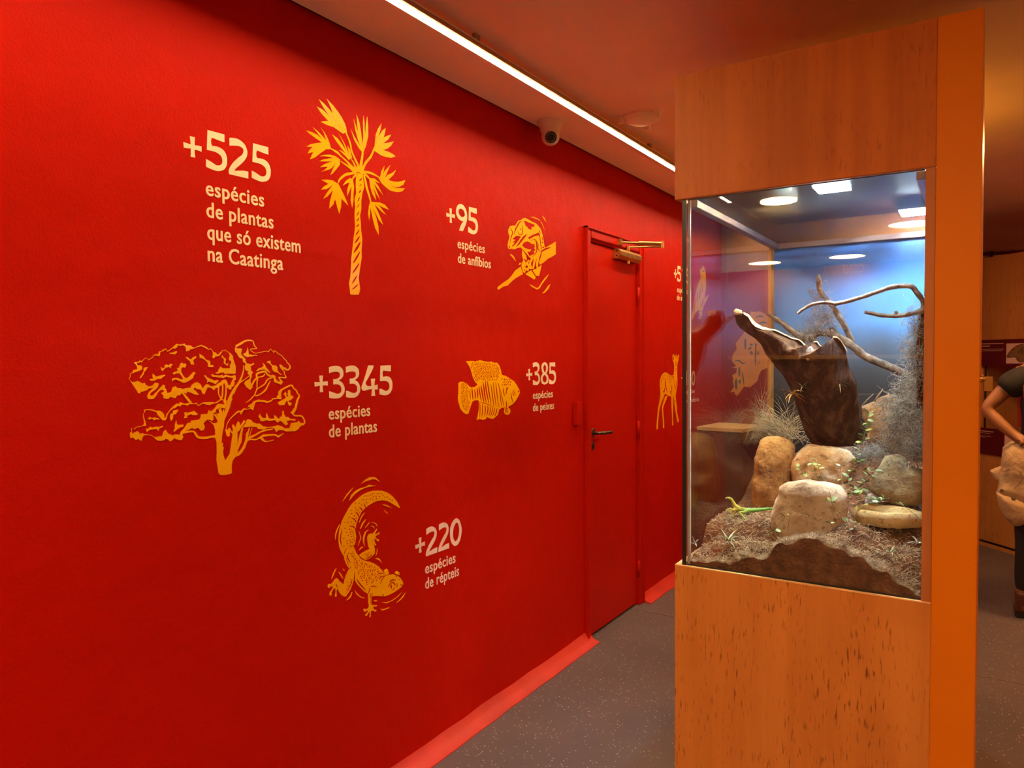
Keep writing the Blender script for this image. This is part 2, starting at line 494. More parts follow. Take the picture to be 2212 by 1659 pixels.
# ------------------------------------------------------------------ linear lamp, surveillance camera, smoke detector
lamp = empty('linear_lamp', (-1.434, 2.0, 2.515), 'long thin lit linear ceiling lamp running parallel to the red wall', 'ceiling lamp')
for y0, y1 in ((-0.7, 3.255), (3.265, 5.6)):
    MB().box(-1.448, -1.432, y0, y1, 2.5148, 2.522).build('diffuser', M_led, lamp)
MB().box(-1.449, -1.420, -0.7, 5.6, 2.516, 2.530).build('profile', M_profile, lamp)
MB().box(-1.452, -1.4165, -0.7, 5.6, 2.530, 2.533).build('flange', M_cctv, lamp)
MB().box(-1.4515, -1.4490, -0.7, 5.6, 2.5085, 2.5295).build('added_light_stop', M_profile, lamp)  # unseen lip added to keep lamp light off the wall top
for y in (-0.5, 0.6, 2.0, 3.5, 5.0):
    MB().box(-1.44, -1.428, y, y + 0.03, 2.533, CEIL).build('bracket', M_profile, lamp)

cp = atZ(1189, 262, SOF)
cc = empty('surveillance_camera', (cp.x, cp.y, SOF), 'white dome surveillance camera on the ceiling edge above the red wall', 'camera')
T = Matrix.Translation((cp.x, cp.y, SOF)) @ Matrix.Rotation(math.pi, 4, 'X')
MB().lathe([(0.001, -0.001), (0.056, -0.001), (0.057, 0.010), (0.050, 0.026), (0.046, 0.030), (0.001, 0.030)], T, 40).build('mounting_base', M_cctv, cc, smooth=True, sharp=0.6)
MB().lathe([(0.001, 0.028), (0.047, 0.028), (0.046, 0.040), (0.043, 0.050), (0.036, 0.056), (0.001, 0.058)], T, 40).build('swivel_housing', M_cctv, cc, smooth=True, sharp=0.9)
ctr = Vector((cp.x, cp.y, SOF - 0.066))
view = (EYE + Vector((0.25, 0, -0.55)) - ctr).normalized()
Q = Matrix.Translation(ctr) @ view.to_track_quat('Z', 'Y').to_matrix().to_4x4()
prof = [(0.001, -0.040)] + [(0.041 * math.cos(a), 0.041 * math.sin(a)) for a in [math.radians(d) for d in range(-75, 46, 8)]] + [(0.027, 0.033), (0.025, 0.030), (0.001, 0.030)]
eye = MB().lathe(prof, Q, 40).build('eyeball', M_cctv, cc, smooth=True, sharp=0.7)
MB().lathe([(0.001, 0.030), (0.0255, 0.030), (0.0255, 0.032), (0.001, 0.032)], Q, 32).build('lens_window', M_black, eye, smooth=True, sharp=0.6)
MB().lathe([(0.001, 0.032), (0.009, 0.032), (0.007, 0.034), (0.001, 0.0335)], Q, 20).build('lens', mat('lens glass', (0.03, 0.03, 0.035), 0.08, var=0.1), eye, smooth=True, sharp=0.6)
ir = MB()
for k in range(12):
    a = 2 * math.pi * k / 12
    ir.lathe([(0.0003, 0.032), (0.0022, 0.032), (0.0018, 0.0335), (0.0003, 0.034)], Q @ Matrix.Translation((0.019 * math.cos(a), 0.019 * math.sin(a), 0)), 8)
ir.build('infrared_leds', mat('clear led lenses', (0.55, 0.5, 0.45), 0.2, var=0.1), eye, smooth=True)

dp = atZ(1352, 258, CEIL); dp.x = max(dp.x, -1.30)
sd = empty('smoke_detector', (dp.x, dp.y, CEIL), 'round ceiling detector partly hidden behind the linear lamp', 'detector')
T = Matrix.Translation((dp.x, dp.y, CEIL)) @ Matrix.Rotation(math.pi, 4, 'X')
MB().lathe([(0.001, 0), (0.085, 0), (0.085, 0.008), (0.07, 0.02), (0.05, 0.03), (0.001, 0.032)], T, 32).build('detector_body', M_cctv, sd, smooth=True, sharp=0.6)
for a in (0.4, 2.5, 4.6):
    MB().box(-0.012, 0.012, -0.006, 0.006, 0.0, 0.034, T @ Matrix.Translation((0.095 * math.cos(a), 0.095 * math.sin(a), 0))).build('clip', M_cctv, sd)

# round ceiling lamps: first two show as reflections, the rest added for room light
k = 0
for (x, y, tx) in ((-2.1, -4.3, 'far corner behind the viewpoint, left'), (-1.24, -4.27, 'row behind the viewpoint, second'),
                   (0.9, -2.2, 'added for room light behind the viewpoint on the right'), (-0.5, -2.5, 'added for room light behind the viewpoint on the left'), (0.45, -0.4, 'added for room light nearest to the viewpoint'), (2.4, 1.0, 'added for room light over the right side of the hall'), (0.36, 4.5, 'added for room light in front of the far cabinet'), (2.2, 6.6, 'added for room light in the far right corner of the hall')):
    rl = empty('round_lamp', (x, y, CEIL), 'round warm ceiling lamp, ' + tx, 'ceiling lamp', 'round ceiling lamps')
    T = Matrix.Translation((x, y, CEIL)) @ Matrix.Rotation(math.pi, 4, 'X')
    MB().lathe([(0.176, 0.0), (0.19, 0.0), (0.19, 0.018), (0.176, 0.02), (0.176, 0.0)], T, 40, False).build('lamp_rim', M_cctv, rl, smooth=True, sharp=0.6)
    MB().lathe([(0.001, 0.0), (0.175, 0.0), (0.175, 0.014), (0.001, 0.016)], T, 40).build('diffuser', M_down, rl, smooth=True, sharp=0.6)

# ------------------------------------------------------------------ display case
CX0, CX1, CXP = -0.778, -0.010, -0.106       # left edge, right edge, start of the orange side board
CY0, CY1 = 2.10, 3.22
ZG0, ZG1, ZT = 0.855, 1.948, 2.31
GX, GY = -0.753, 2.112                       # outer faces of left and front panes
case = empty('display_case', ((CX0 + CX1) / 2, (CY0 + CY1) / 2, 0), 'tall plywood terrarium cabinet with glass front and orange side board', 'display case')
B = MB
B().box(CX0, CXP, CY0, CY0 + 0.018, 0.0, ZG0).build('base_front_panel', M_ply, case, bevel=0.0015)
B().box(CX0, CX0 + 0.018, CY0 + 0.0185, CY1, 0.0, ZG0).build('base_side_panel', M_ply, case, bevel=0.0015)
B().box(CX0 + 0.019, CXP - 0.001, CY1 - 0.018, CY1, 0.0, ZG0).build('base_back_panel', M_ply, case)
B().box(CX0 + 0.019, CXP - 0.002, CY0 + 0.0195, CY1 - 0.019, ZG0 - 0.03, ZG0 - 0.012).build('tank_floor', M_ply, case)
B().box(CX0 + 0.0005, CXP - 0.001, CY0 + 0.0005, CY0 + 0.0095, ZG0, ZG0 + 0.003).build('ply_edge', M_plyedge, case)
B().box(CX0 + 0.0005, GX - 0.006, CY0 + 0.0095, CY1, ZG0, ZG0 + 0.003).build('ply_edge', M_plyedge, case)
# upper housing
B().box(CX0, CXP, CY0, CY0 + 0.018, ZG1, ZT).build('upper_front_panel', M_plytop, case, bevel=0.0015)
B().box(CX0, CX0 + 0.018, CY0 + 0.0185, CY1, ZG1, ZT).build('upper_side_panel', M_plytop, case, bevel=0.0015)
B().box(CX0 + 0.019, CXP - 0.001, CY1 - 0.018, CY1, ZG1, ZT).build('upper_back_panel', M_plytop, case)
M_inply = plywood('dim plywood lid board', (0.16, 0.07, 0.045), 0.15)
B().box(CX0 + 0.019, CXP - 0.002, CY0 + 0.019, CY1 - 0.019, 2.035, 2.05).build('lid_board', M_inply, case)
# orange side board, its wooden jamb and the lock of the access door
B().box(CXP, CX1, CY0, CY1, 0.0, ZT).build('orange_side_board', M_orange, case, bevel=0.0015)
B().box(CXP - 0.0225, CXP - 0.0005, CY0 + 0.004, CY1 - 0.02, ZG0, ZG1 - 0.001).build('jamb', M_woodjamb, case, bevel=0.001)
lk = atY(2120, 818, 2.45)
ly = Matrix.Translation((CX1 - 0.001, lk.y, lk.z)) @ RX
lo = B().lathe([(0.001, 0), (0.011, 0), (0.011, 0.006), (0.008, 0.008), (0.008, 0.013), (0.001, 0.013)], ly, 20).build('cam_lock', M_brass, case, smooth=True, sharp=0.6)
B().box(CX1 + 0.010, CX1 + 0.030, lk.y - 0.002, lk.y + 0.002, lk.z - 0.035, lk.z + 0.006).build('key', M_brass, lo)
# glass panes and joints
B().box(GX + 0.0085, CXP - 0.023, GY, GY + 0.008, ZG0 + 0.0005, ZG1 - 0.0005).build('front_pane', M_glass, case)
B().box(GX, GX + 0.008, GY, CY1 - 0.06, ZG0 + 0.0005, ZG1 - 0.0005).build('left_pane', M_glass, case)
B().box(GX - 0.0045, GX + 0.0075, GY - 0.004, GY - 0.0005, ZG0, ZG1).build('corner_seal', M_seal, case)
B().box(GX + 0.008, GX + 0.0155, GY + 0.0085, GY + 0.016, ZG0, ZG1).build('silicone_joint', M_silicone, case)
B().box(GX + 0.009, CXP - 0.024, GY - 0.0015, GY - 0.0003, ZG0 + 0.003, ZG0 + 0.008).build('pane_gasket', M_seal, case)
B().box(GX + 0.009, CXP - 0.024, GY - 0.0015, GY - 0.0003, ZG1 - 0.004, ZG1 - 0.001).build('pane_gasket', M_seal, case)
# back of the tank: printed landscape panel with a wooden edge
YB = 3.165
B().box(GX, GX + 0.012, YB - 0.055, YB + 0.02, ZG0, ZG1).build('back_post', plywood('orange wooden post', (0.60, 0.26, 0.06), 0.1), case, bevel=0.001)
def landscape():
    m, nt, b = nodes('printed hazy blue landscape'); L = nt.links
    tc = nt.nodes.new('ShaderNodeTexCoord')
    sx = nt.nodes.new('ShaderNodeSeparateXYZ'); L.new(tc.outputs['Generated'], sx.inputs[0])
    n = nt.nodes.new('ShaderNodeTexNoise'); n.inputs['Scale'].default_value = 2.4; n.inputs['Detail'].default_value = 6
    L.new(tc.outputs['Generated'], n.inputs['Vector'])
    ad = nt.nodes.new('ShaderNodeMath'); ad.operation = 'MULTIPLY_ADD'; ad.inputs[1].default_value = 0.18
    L.new(n.outputs['Fac'], ad.inputs[0]); L.new(sx.outputs['Z'], ad.inputs[2])
    r = nt.nodes.new('ShaderNodeValToRGB'); cr = r.color_ramp
    cr.elements[0].position = 0.36; cr.elements[0].color = (0.02, 0.022, 0.024, 1)
    cr.elements[1].position = 1.0; cr.elements[1].color = (0.05, 0.17, 0.50, 1)
    for p, c in ((0.52, (0.032, 0.037, 0.040)), (0.60, (0.055, 0.07, 0.085)), (0.68, (0.10, 0.16, 0.25)), (0.76, (0.11, 0.31, 0.70)), (0.9, (0.065, 0.24, 0.66))):
        e = cr.elements.new(p); e.color = (*c, 1)
    L.new(ad.outputs[0], r.inputs[0]); L.new(r.outputs[0], b.inputs['Base Color'])
    b.inputs['Roughness'].default_value = 0.5
    return m
B().box(GX + 0.0125, CXP - 0.0235, YB, YB + 0.01, ZG0, ZG1 - 0.001).build('landscape_panel', landscape(), case)
# rail, mesh lid
zr = ZG1 - 0.022
B().box(GX + 0.0085, GX + 0.034, GY + 0.0165, YB - 0.001, zr, ZG1 - 0.001).build('top_rail', M_alu, case, bevel=0.001)
B().box(GX + 0.0345, CXP - 0.0235, YB - 0.026, YB - 0.001, zr, ZG1 - 0.001).build('top_rail', mat('pinkish top rail', (0.34, 0.20, 0.17), 0.5, var=0.06), case, bevel=0.001)
B().box(CXP - 0.045, CXP - 0.0235, GY + 0.0165, YB - 0.027, zr, ZG1 - 0.001).build('top_rail', M_alu, case, bevel=0.001)
def mesh_mat():
    m = bpy.data.materials.new('fine black wire mesh'); m.use_nodes = True
    nt = m.node_tree; L = nt.links; b = nt.nodes['Principled BSDF']
    b.inputs['Base Color'].default_value = (0.05, 0.045, 0.05, 1); b.inputs['Roughness'].default_value = 0.4
    tc = nt.nodes.new('ShaderNodeTexCoord'); sx = nt.nodes.new('ShaderNodeSeparateXYZ'); L.new(tc.outputs['Object'], sx.inputs[0])
    fs = []
    for ax in ('X', 'Y'):
        q = nt.nodes.new('ShaderNodeMath'); q.operation = 'MULTIPLY'; q.inputs[1].default_value = 1 / 0.0032
        L.new(sx.outputs[ax], q.inputs[0])
        fr_ = nt.nodes.new('ShaderNodeMath'); fr_.operation = 'FRACT'; L.new(q.outputs[0], fr_.inputs[0])
        g = nt.nodes.new('ShaderNodeMath'); g.operation = 'LESS_THAN'; g.inputs[1].default_value = 0.46
        L.new(fr_.outputs[0], g.inputs[0]); fs.append(g)
    mx = nt.nodes.new('ShaderNodeMath'); mx.operation = 'MAXIMUM'
    L.new(fs[0].outputs[0], mx.inputs[0]); L.new(fs[1].outputs[0], mx.inputs[1])
    L.new(mx.outputs[0], b.inputs['Alpha'])
    return m
B().box(GX + 0.012, CXP - 0.026, GY + 0.018, YB - 0.002, ZG1, ZG1 + 0.001).build('mesh_lid', mesh_mat(), case)

# lamps above the mesh
wl = atZ(1682, 436, 1.98)
tl = empty('basking_lamp', (wl.x, wl.y, 2.0345), 'round yellow lit lamp above the mesh lid of the terrarium', 'lamp')
T = Matrix.Translation((wl.x, wl.y, 2.0345)) @ Matrix.Rotation(math.pi, 4, 'X')
B().lathe([(0.001, 0), (0.045, 0), (0.055, 0.02), (0.060, 0.045), (0.058, 0.05), (0.001, 0.05)], T, 36).build('lamp_housing', M_cctv, tl, smooth=True, sharp=0.6)
B().lathe([(0.001, 0.0505), (0.055, 0.0505), (0.055, 0.054), (0.001, 0.056)], T, 36).build('diffuser', emit('yellow lamp face', (1.0, 0.66, 0.22), TANK_W * 7.0), tl, smooth=True, sharp=0.6)
k = 0
for (px, py, lab) in ((1797, 408, 'square cool white led light above the mesh lid, in the middle'), (1978, 464, 'square cool white led light above the mesh lid, by the orange board')):
    p = atZ(px, py, 1.985); x0 = min(p.x, CXP - 0.085); Y = min(p.y, 2.96)
    t = empty('led_panel', (x0, Y, 2.0345), lab, 'lamp', 'led lights above the terrarium mesh')
    B().box(x0 - 0.05, x0 + 0.05, Y - 0.06, Y + 0.06, 1.992, 2.0345).build('lamp_housing', M_black, t, bevel=0.003)
    B().box(x0 - 0.045, x0 + 0.045, Y - 0.055, Y + 0.055, 1.985, 1.9915).build('diffuser', emit('cool white led face %d' % k, (0.72, 0.90, 1.0), TANK_W * (10.0 if k else 15.0)), t)
    k += 1
# amber lights added out of view to warm the ceiling and room
M_amber = emit('added amber light face', (1.0, 0.40, 0.01), AMBER_W)
for ux, uy, uz, ul in ((-0.40, 3.80, 1.95, 'added amber light hidden behind the terrarium cabinet'), (1.5, 3.0, 1.95, 'added amber light out of view on the right side of the hall')):
    am = empty('added_amber_light', (ux, uy, 0), ul, 'lamp', 'added unseen amber lights')
    B().lathe([(0.001, 0), (0.13, 0), (0.13, 0.02), (0.02, 0.03), (0.012, 0.05), (0.012, uz + 0.01), (0.001, uz + 0.01)], Matrix.Translation((ux, uy, 0)), 24).build('stand', M_black, am, smooth=True, sharp=0.6)
    B().lathe([(0.001, 0), (0.06, 0), (0.06, 0.05), (0.10, 0.09), (0.095, 0.09), (0.001, 0.075)], Matrix.Translation((ux, uy, uz)), 28).build('lamp_housing', M_black, am, smooth=True, sharp=0.6)
    B().lathe([(0.001, 0.076), (0.092, 0.088), (0.06, 0.10), (0.001, 0.106)], Matrix.Translation((ux, uy, uz)), 28).build('diffuser', M_amber, am, smooth=True, sharp=0.6)
# ------------------------------------------------------------------ terrarium contents
RND = random.Random(11)
A_ = lambda p: (1440 + p[0] / 3.19, 340 + p[1] / 3.19)
B_ = lambda p: (1440 + p[0] / 3.19, 820 + p[1] / 3.19)
C7 = lambda p: (1560 + p[0] / 4.706, 560 + p[1] / 4.706)
C6 = lambda p: (1700 + p[0] / 6.703, 840 + p[1] / 6.703)
C5 = lambda p: (1700 + p[0] / 6.382, 1060 + p[1] / 6.382)
C4 = lambda p: (1470 + p[0] / 8.296, 1060 + p[1] / 8.296)
TX0, TX1, TY0, TY1 = GX + 0.010, CXP - 0.0245, GY + 0.0095, YB - 0.002

CTRL = [(-0.743, 2.125, .864), (-0.70, 2.125, .866), (-0.64, 2.125, .872), (-0.534, 2.125, .902), (-0.465, 2.125, .958), (-0.398, 2.125, .978), (-0.33, 2.125, .965),
        (-0.287, 2.125, .945), (-0.225, 2.125, .918), (-0.17, 2.125, .886), (-0.131, 2.125, .866)]
for px, py, Y in ((1500, 1190, 2.2), (1560, 1125, 2.33), (1600, 1115, 2.42), (1700, 1150, 2.28), (1750, 1152, 2.26), (1830, 1132, 2.28), (1900, 1140, 2.35), (1985, 1190, 2.27), (1940, 1085, 2.55),
                  (1665, 1095, 2.60), (1780, 1040, 2.68), (1780, 965, 2.85), (1900, 945, 3.0), (1640, 1120, 2.3), (1560, 1180, 2.2), (1640, 1175, 2.2), (1840, 1040, 2.6)):
    p = atY(px, py, Y); CTRL.append((p.x, p.y, p.z))
CTRL += [(-0.74, 2.6, .95), (-0.74, 3.1, 1.02), (-0.5, 3.15, 1.15), (-0.2, 3.15, 1.17), (-0.14, 2.9, 1.10), (-0.14, 2.5, 1.00)]
def ground(x, y, fine=True):
    s = t = 0.0
    for a, b, c in CTRL:
        d = (x - a) ** 2 + (y - b) ** 2 + 1e-5
        k = 1 / d ** 1.6; s += k * c; t += k
    z = s / t
    if fine:
        z += noise.noise(Vector((x * 22, y * 22, 3))) * 0.008 + noise.noise(Vector((x * 70, y * 70, 7))) * 0.004
    return max(z, ZG0 + 0.006)

def soil_mat():
    m, nt, b = nodes('layered brown soil'); L = nt.links
    tc = nt.nodes.new('ShaderNodeTexCoord')
    n = nt.nodes.new('ShaderNodeTexNoise'); n.inputs['Scale'].default_value = 26; n.inputs['Detail'].default_value = 8; n.inputs['Roughness'].default_value = 0.7
    L.new(tc.outputs['Object'], n.inputs['Vector'])
    r = nt.nodes.new('ShaderNodeValToRGB'); cr = r.color_ramp
    cr.elements[0].position = 0.30; cr.elements[0].color = (0.05, 0.022, 0.010, 1)
    cr.elements[1].position = 0.72; cr.elements[1].color = (0.30, 0.17, 0.085, 1)
    e = cr.elements.new(0.48); e.color = (0.13, 0.048, 0.017, 1)
    e = cr.elements.new(0.60); e.color = (0.20, 0.085, 0.034, 1)
    L.new(n.outputs['Fac'], r.inputs[0]); L.new(r.outputs[0], b.inputs['Base Color'])
    n2 = nt.nodes.new('ShaderNodeTexNoise'); n2.inputs['Scale'].default_value = 130; n2.inputs['Detail'].default_value = 6
    L.new(tc.outputs['Object'], n2.inputs['Vector'])
    bp = nt.nodes.new('ShaderNodeBump'); bp.inputs['Strength'].default_value = 0.9; bp.inputs['Distance'].default_value = 0.008
    L.new(n2.outputs['Fac'], bp.inputs['Height']); L.new(bp.outputs[0], b.inputs['Normal'])
    b.inputs['Roughness'].default_value = 0.95
    return m
NX, NY = 110, 160
vs = []; fs = []
for j in range(NY + 1):
    for i in range(NX + 1):
        x = TX0 + (TX1 - TX0) * i / NX; y = TY0 + (TY1 - TY0) * (j / NY) ** 1.25
        vs.append((x, y, ground(x, y)))
for j in range(NY):
    for i in range(NX):
        a = j * (NX + 1) + i; fs.append((a, a + 1, a + NX + 2, a + NX + 1))
zb = ZG0 - 0.0115
rim = [i for i in range(NX + 1)] + [j * (NX + 1) + NX for j in range(1, NY + 1)] + [NY * (NX + 1) + i for i in range(NX - 1, -1, -1)] + [j * (NX + 1) for j in range(NY - 1, 0, -1)]
n0 = len(vs)
vs += [(vs[k][0], vs[k][1], zb) for k in rim]
for q in range(len(rim)):
    q2 = (q + 1) % len(rim); fs.append((rim[q2], rim[q], n0 + q, n0 + q2))
fs.append(tuple(n0 + q for q in range(len(rim))))
so = MB().add(vs, fs).build('soil_bed', soil_mat(), smooth=True, sharp=1.0)
tag(so, 'bed of reddish brown soil banked up behind the terrarium glass', 'soil', kind='stuff')

# ---- rocks, log: solid bodies grown from an outline, with their own depth
def body(name, outline, Y, depth, m, parent=None, boxy=0.55, rough=0.03, seed=1, nth=72, nph=26, slope=0.0, ridge=0.0, dy=0.0):
    """outline in photo pixels at distance Y (Y may slope with height); depth = half thickness in metres"""
    cx = sum(p[0] for p in outline) / len(outline); cy = sum(p[1] for p in outline) / len(outline)
    c = atY(cx, cy, Y)
    d = Vector((c.x - EYE.x, c.y - EYE.y, 0)).normalized(); u = Vector((d.y, -d.x, 0)); v = Vector((0, 0, 1))
    P = []
    for p in outline:
        r = ray(*p); t = (c - EYE).dot(d) / r.dot(d); q = EYE + r * t - c
        P.append((q.dot(u), q.z))
    size = max(max(abs(a), abs(b)) for a, b in P)
    def radius(th):
        dx, dz = math.cos(th), math.sin(th); best = 0.0
        for i in range(len(P)):
            a, b = P[i], P[(i + 1) % len(P)]
            ex, ez = b[0] - a[0], b[1] - a[1]
            den = dx * ez - dz * ex
            if abs(den) < 1e-12: continue
            t = (a[0] * ez - a[1] * ex) / den; s = (a[0] * dz - a[1] * dx) / den
            if t > 0 and -1e-6 <= s <= 1 + 1e-6: best = max(best, t)
        return best
    R_ = [radius(2 * math.pi * k / nth) for k in range(nth)]
    vs = []; fs = []
    for j in range(1, nph):
        ph = -math.pi / 2 + math.pi * j / nph
        cc = abs(math.cos(ph)) ** boxy; ss = math.copysign(abs(math.sin(ph)) ** (boxy + 0.25), math.sin(ph))
        for k in range(nth):
            th = 2 * math.pi * k / nth
            a = R_[k] * cc * math.cos(th); b = R_[k] * cc * math.sin(th)
            q = c + u * a + v * b + d * (depth * ss + slope * b + dy)
            w_ = Vector((q.x, q.y, q.z)) + Vector((seed * 3.1, 0, 0))
            n_ = noise.noise(w_ * 9) * 0.6 + noise.noise(w_ * 24) * 0.3 + noise.noise(w_ * 60) * 0.14
            if ridge: n_ += ridge * noise.noise(Vector((a * 60 - b * 22, ss * 3, seed)))
            dirn = (u * (math.cos(th) * math.cos(ph)) + v * (math.sin(th) * math.cos(ph)) + d * math.sin(ph))
            vs.append(q + dirn * n_ * rough)
    for j in range(nph - 2):
        for k in range(nth):
            a = j * nth + k; b = j * nth + (k + 1) % nth
            fs.append((a, b, b + nth, a + nth))
    i0 = len(vs); vs.append(c - d * (depth - dy)); vs.append(c + d * (depth + dy))
    for k in range(nth):
        fs.append((i0, (k + 1) % nth, k)); e = (nph - 2) * nth
        fs.append((i0 + 1, e + k, e + (k + 1) % nth))
    o = MB().add(vs, fs).build(name, m, parent, smooth=True)
    return o

def rock_mat(name, c1, c2, c3, sc=9.0):
    m, nt, b = nodes(name); L = nt.links
    tc = nt.nodes.new('ShaderNodeTexCoord')
    n = nt.nodes.new('ShaderNodeTexNoise'); n.inputs['Scale'].default_value = sc; n.inputs['Detail'].default_value = 9; n.inputs['Roughness'].default_value = 0.65
    L.new(tc.outputs['Object'], n.inputs['Vector'])
    r = nt.nodes.new('ShaderNodeValToRGB'); cr = r.color_ramp
    cr.elements[0].position = 0.32; cr.elements[0].color = (*c3, 1)
    cr.elements[1].position = 0.62; cr.elements[1].color = (*c1, 1)
    e = cr.elements.new(0.47); e.color = (*c2, 1)
    L.new(n.outputs['Fac'], r.inputs[0])
    v = nt.nodes.new('ShaderNodeTexNoise'); v.inputs['Scale'].default_value = sc * 9; v.inputs['Detail'].default_value = 4
    L.new(tc.outputs['Object'], v.inputs['Vector'])
    sp = nt.nodes.new('ShaderNodeValToRGB'); sp.color_ramp.elements[0].position = 0.30; sp.color_ramp.elements[1].position = 0.40
    sp.color_ramp.elements[0].color = (0.5, 0.42, 0.36, 1); sp.color_ramp.elements[1].color = (1, 1, 1, 1)
    L.new(v.outputs['Fac'], sp.inputs[0])
    x = nt.nodes.new('ShaderNodeMix'); x.data_type = 'RGBA'; x.blend_type = 'MULTIPLY'; x.inputs['Factor'].default_value = 1.0
    L.new(r.outputs[0], x.inputs[6]); L.new(sp.outputs[0], x.inputs[7]); L.new(x.outputs[2], b.inputs['Base Color'])
    n2 = nt.nodes.new('ShaderNodeTexNoise'); n2.inputs['Scale'].default_value = sc * 6; n2.inputs['Detail'].default_value = 10; n2.inputs['Roughness'].default_value = 0.7
    L.new(tc.outputs['Object'], n2.inputs['Vector'])
    bp = nt.nodes.new('ShaderNodeBump'); bp.inputs['Strength'].default_value = 0.8; bp.inputs['Distance'].default_value = 0.022
    L.new(n2.outputs['Fac'], bp.inputs['Height']); L.new(bp.outputs[0], b.inputs['Normal'])
    b.inputs['Roughness'].default_value = 0.85
    return m
def mp(f, pts): return [f(p) for p in pts]
M_rko = rock_mat('ochre sandstone', (0.72, 0.40, 0.13), (0.55, 0.25, 0.06), (0.22, 0.08, 0.02))
M_rkw = rock_mat('pale quartz stone', (0.86, 0.74, 0.58), (0.74, 0.56, 0.38), (0.34, 0.22, 0.14), 7)
M_rkg = rock_mat('lichen grey stone', (0.62, 0.52, 0.32), (0.44, 0.36, 0.22), (0.16, 0.13, 0.09), 10)
M_rkm = rock_mat('orange and white stone', (0.78, 0.66, 0.50), (0.62, 0.33, 0.12), (0.34, 0.13, 0.03), 5)
rocks = [
 ('stone', 'tall upright ochre stone standing left of the bark log', mp(B_, [(640,415),(700,395),(760,395),(850,420),(880,470),(875,560),(860,680),(820,760),(780,850),(745,900),(640,900),(590,890),(580,700),(600,560),(620,480)]), 2.62, 0.05, M_rko, 0.5, 1),
 ('stone', 'flat topped orange and white stone in front of the bark log foot', mp(B_, [(870,570),(930,480),(970,450),(1050,455),(1200,475),(1260,490),(1300,540),(1290,620),(1260,690),(1200,730),(1100,740),(960,730),(870,710),(862,620)]), 2.62, 0.06, M_rkm, 0.45, 2),
 ('stone', 'large pale cracked stone in the middle foreground of the terrarium', mp(B_, [(780,745),(830,715),(890,705),(940,690),(1000,695),(1100,710),(1180,735),(1230,780),(1245,850),(1255,920),(1250,1020),(1180,1080),(1050,1100),(900,1100),(790,1100),(740,1010),(725,930),(750,860),(770,800)]), 2.29, 0.055, M_rkw, 0.42, 3),
 ('stone', 'rough grey yellow stone beside the right jamb', mp(B_, [(1500,530),(1590,510),(1640,530),(1670,580),(1770,625),(1782,700),(1770,820),(1720,860),(1600,860),(1480,820),(1420,750),(1420,660),(1470,590)]), 2.52, 0.055, M_rkg, 0.5, 4),
 ('stone', 'weathered brown stone behind the grey moss curtain', mp(B_, [(1340,185),(1440,150),(1530,110),(1600,115),(1640,180),(1650,300),(1600,450),(1480,460),(1390,430),(1380,330),(1350,270)]), 2.95, 0.09, rock_mat('brown layered stone', (0.60, 0.40, 0.20), (0.42, 0.22, 0.09), (0.15, 0.07, 0.03), 8), 0.6, 5),
 ('pebble', 'small blue grey pebble behind the water dish', mp(B_, [(1365,840),(1385,790),(1410,783),(1440,815),(1452,850),(1400,865),(1370,858)]), 2.42, 0.013, mat('blue grey pebble', (0.40, 0.42, 0.50), 0.5, var=0.1, vscale=30), 0.8, 6)]
for nm, lab, ol, Y, dep, m, bx, sd_ in rocks:
    o = body(nm, ol, Y, dep, m, boxy=bx, rough=0.003 if nm == 'pebble' else 0.017, seed=sd_, nth=60 if nm == 'pebble' else 110, nph=20 if nm == 'pebble' else 44)
    tag(fit_origin(o), lab, 'stone', 'terrarium stones')

# water dish: irregular sandstone bowl with a hollow
dc = atY(*B_((1580, 925)), 2.36)
dc = Vector((min(dc.x, -0.235), 2.36, dc.z - 0.004))
vs = []; fs = []; nt_ = 56
prof = [(0.0, 0.000), (0.45, -0.001), (0.68, 0.004), (0.80, 0.012), (0.88, 0.016), (0.95, 0.014), (1.0, 0.004), (1.02, -0.010), (0.94, -0.026), (0.5, -0.032)]
for r_, h in prof:
    for k in range(nt_):
        a = 2 * math.pi * k / nt_
        wob = 1 + 0.13 * noise.noise(Vector((math.cos(a) * 1.6, math.sin(a) * 1.6, 5))) + 0.04 * noise.noise(Vector((math.cos(a) * 6, math.sin(a) * 6, r_ * 4)))
        x = dc.x + 0.093 * r_ * wob * math.cos(a); y = dc.y + 0.07 * r_ * wob * math.sin(a)
        vs.append((x, y, dc.z + h + (0.003 * noise.noise(Vector((x * 60, y * 60, 2))) if r_ > 0.7 else 0)))
for i in range(len(prof) - 1):
    for k in range(nt_):
        a = i * nt_ + k; b = i * nt_ + (k + 1) % nt_
        fs.append((a, b, b + nt_, a + nt_))
fs.append(tuple((len(prof) - 1) * nt_ + k for k in range(nt_)))
o = MB().add(vs, fs).build('water_dish', rock_mat('yellow sandstone dish', (0.80, 0.64, 0.34), (0.66, 0.46, 0.20), (0.34, 0.20, 0.07), 8), smooth=True)
tag(fit_origin(o), 'shallow yellow stone water dish beside the jamb', 'dish')

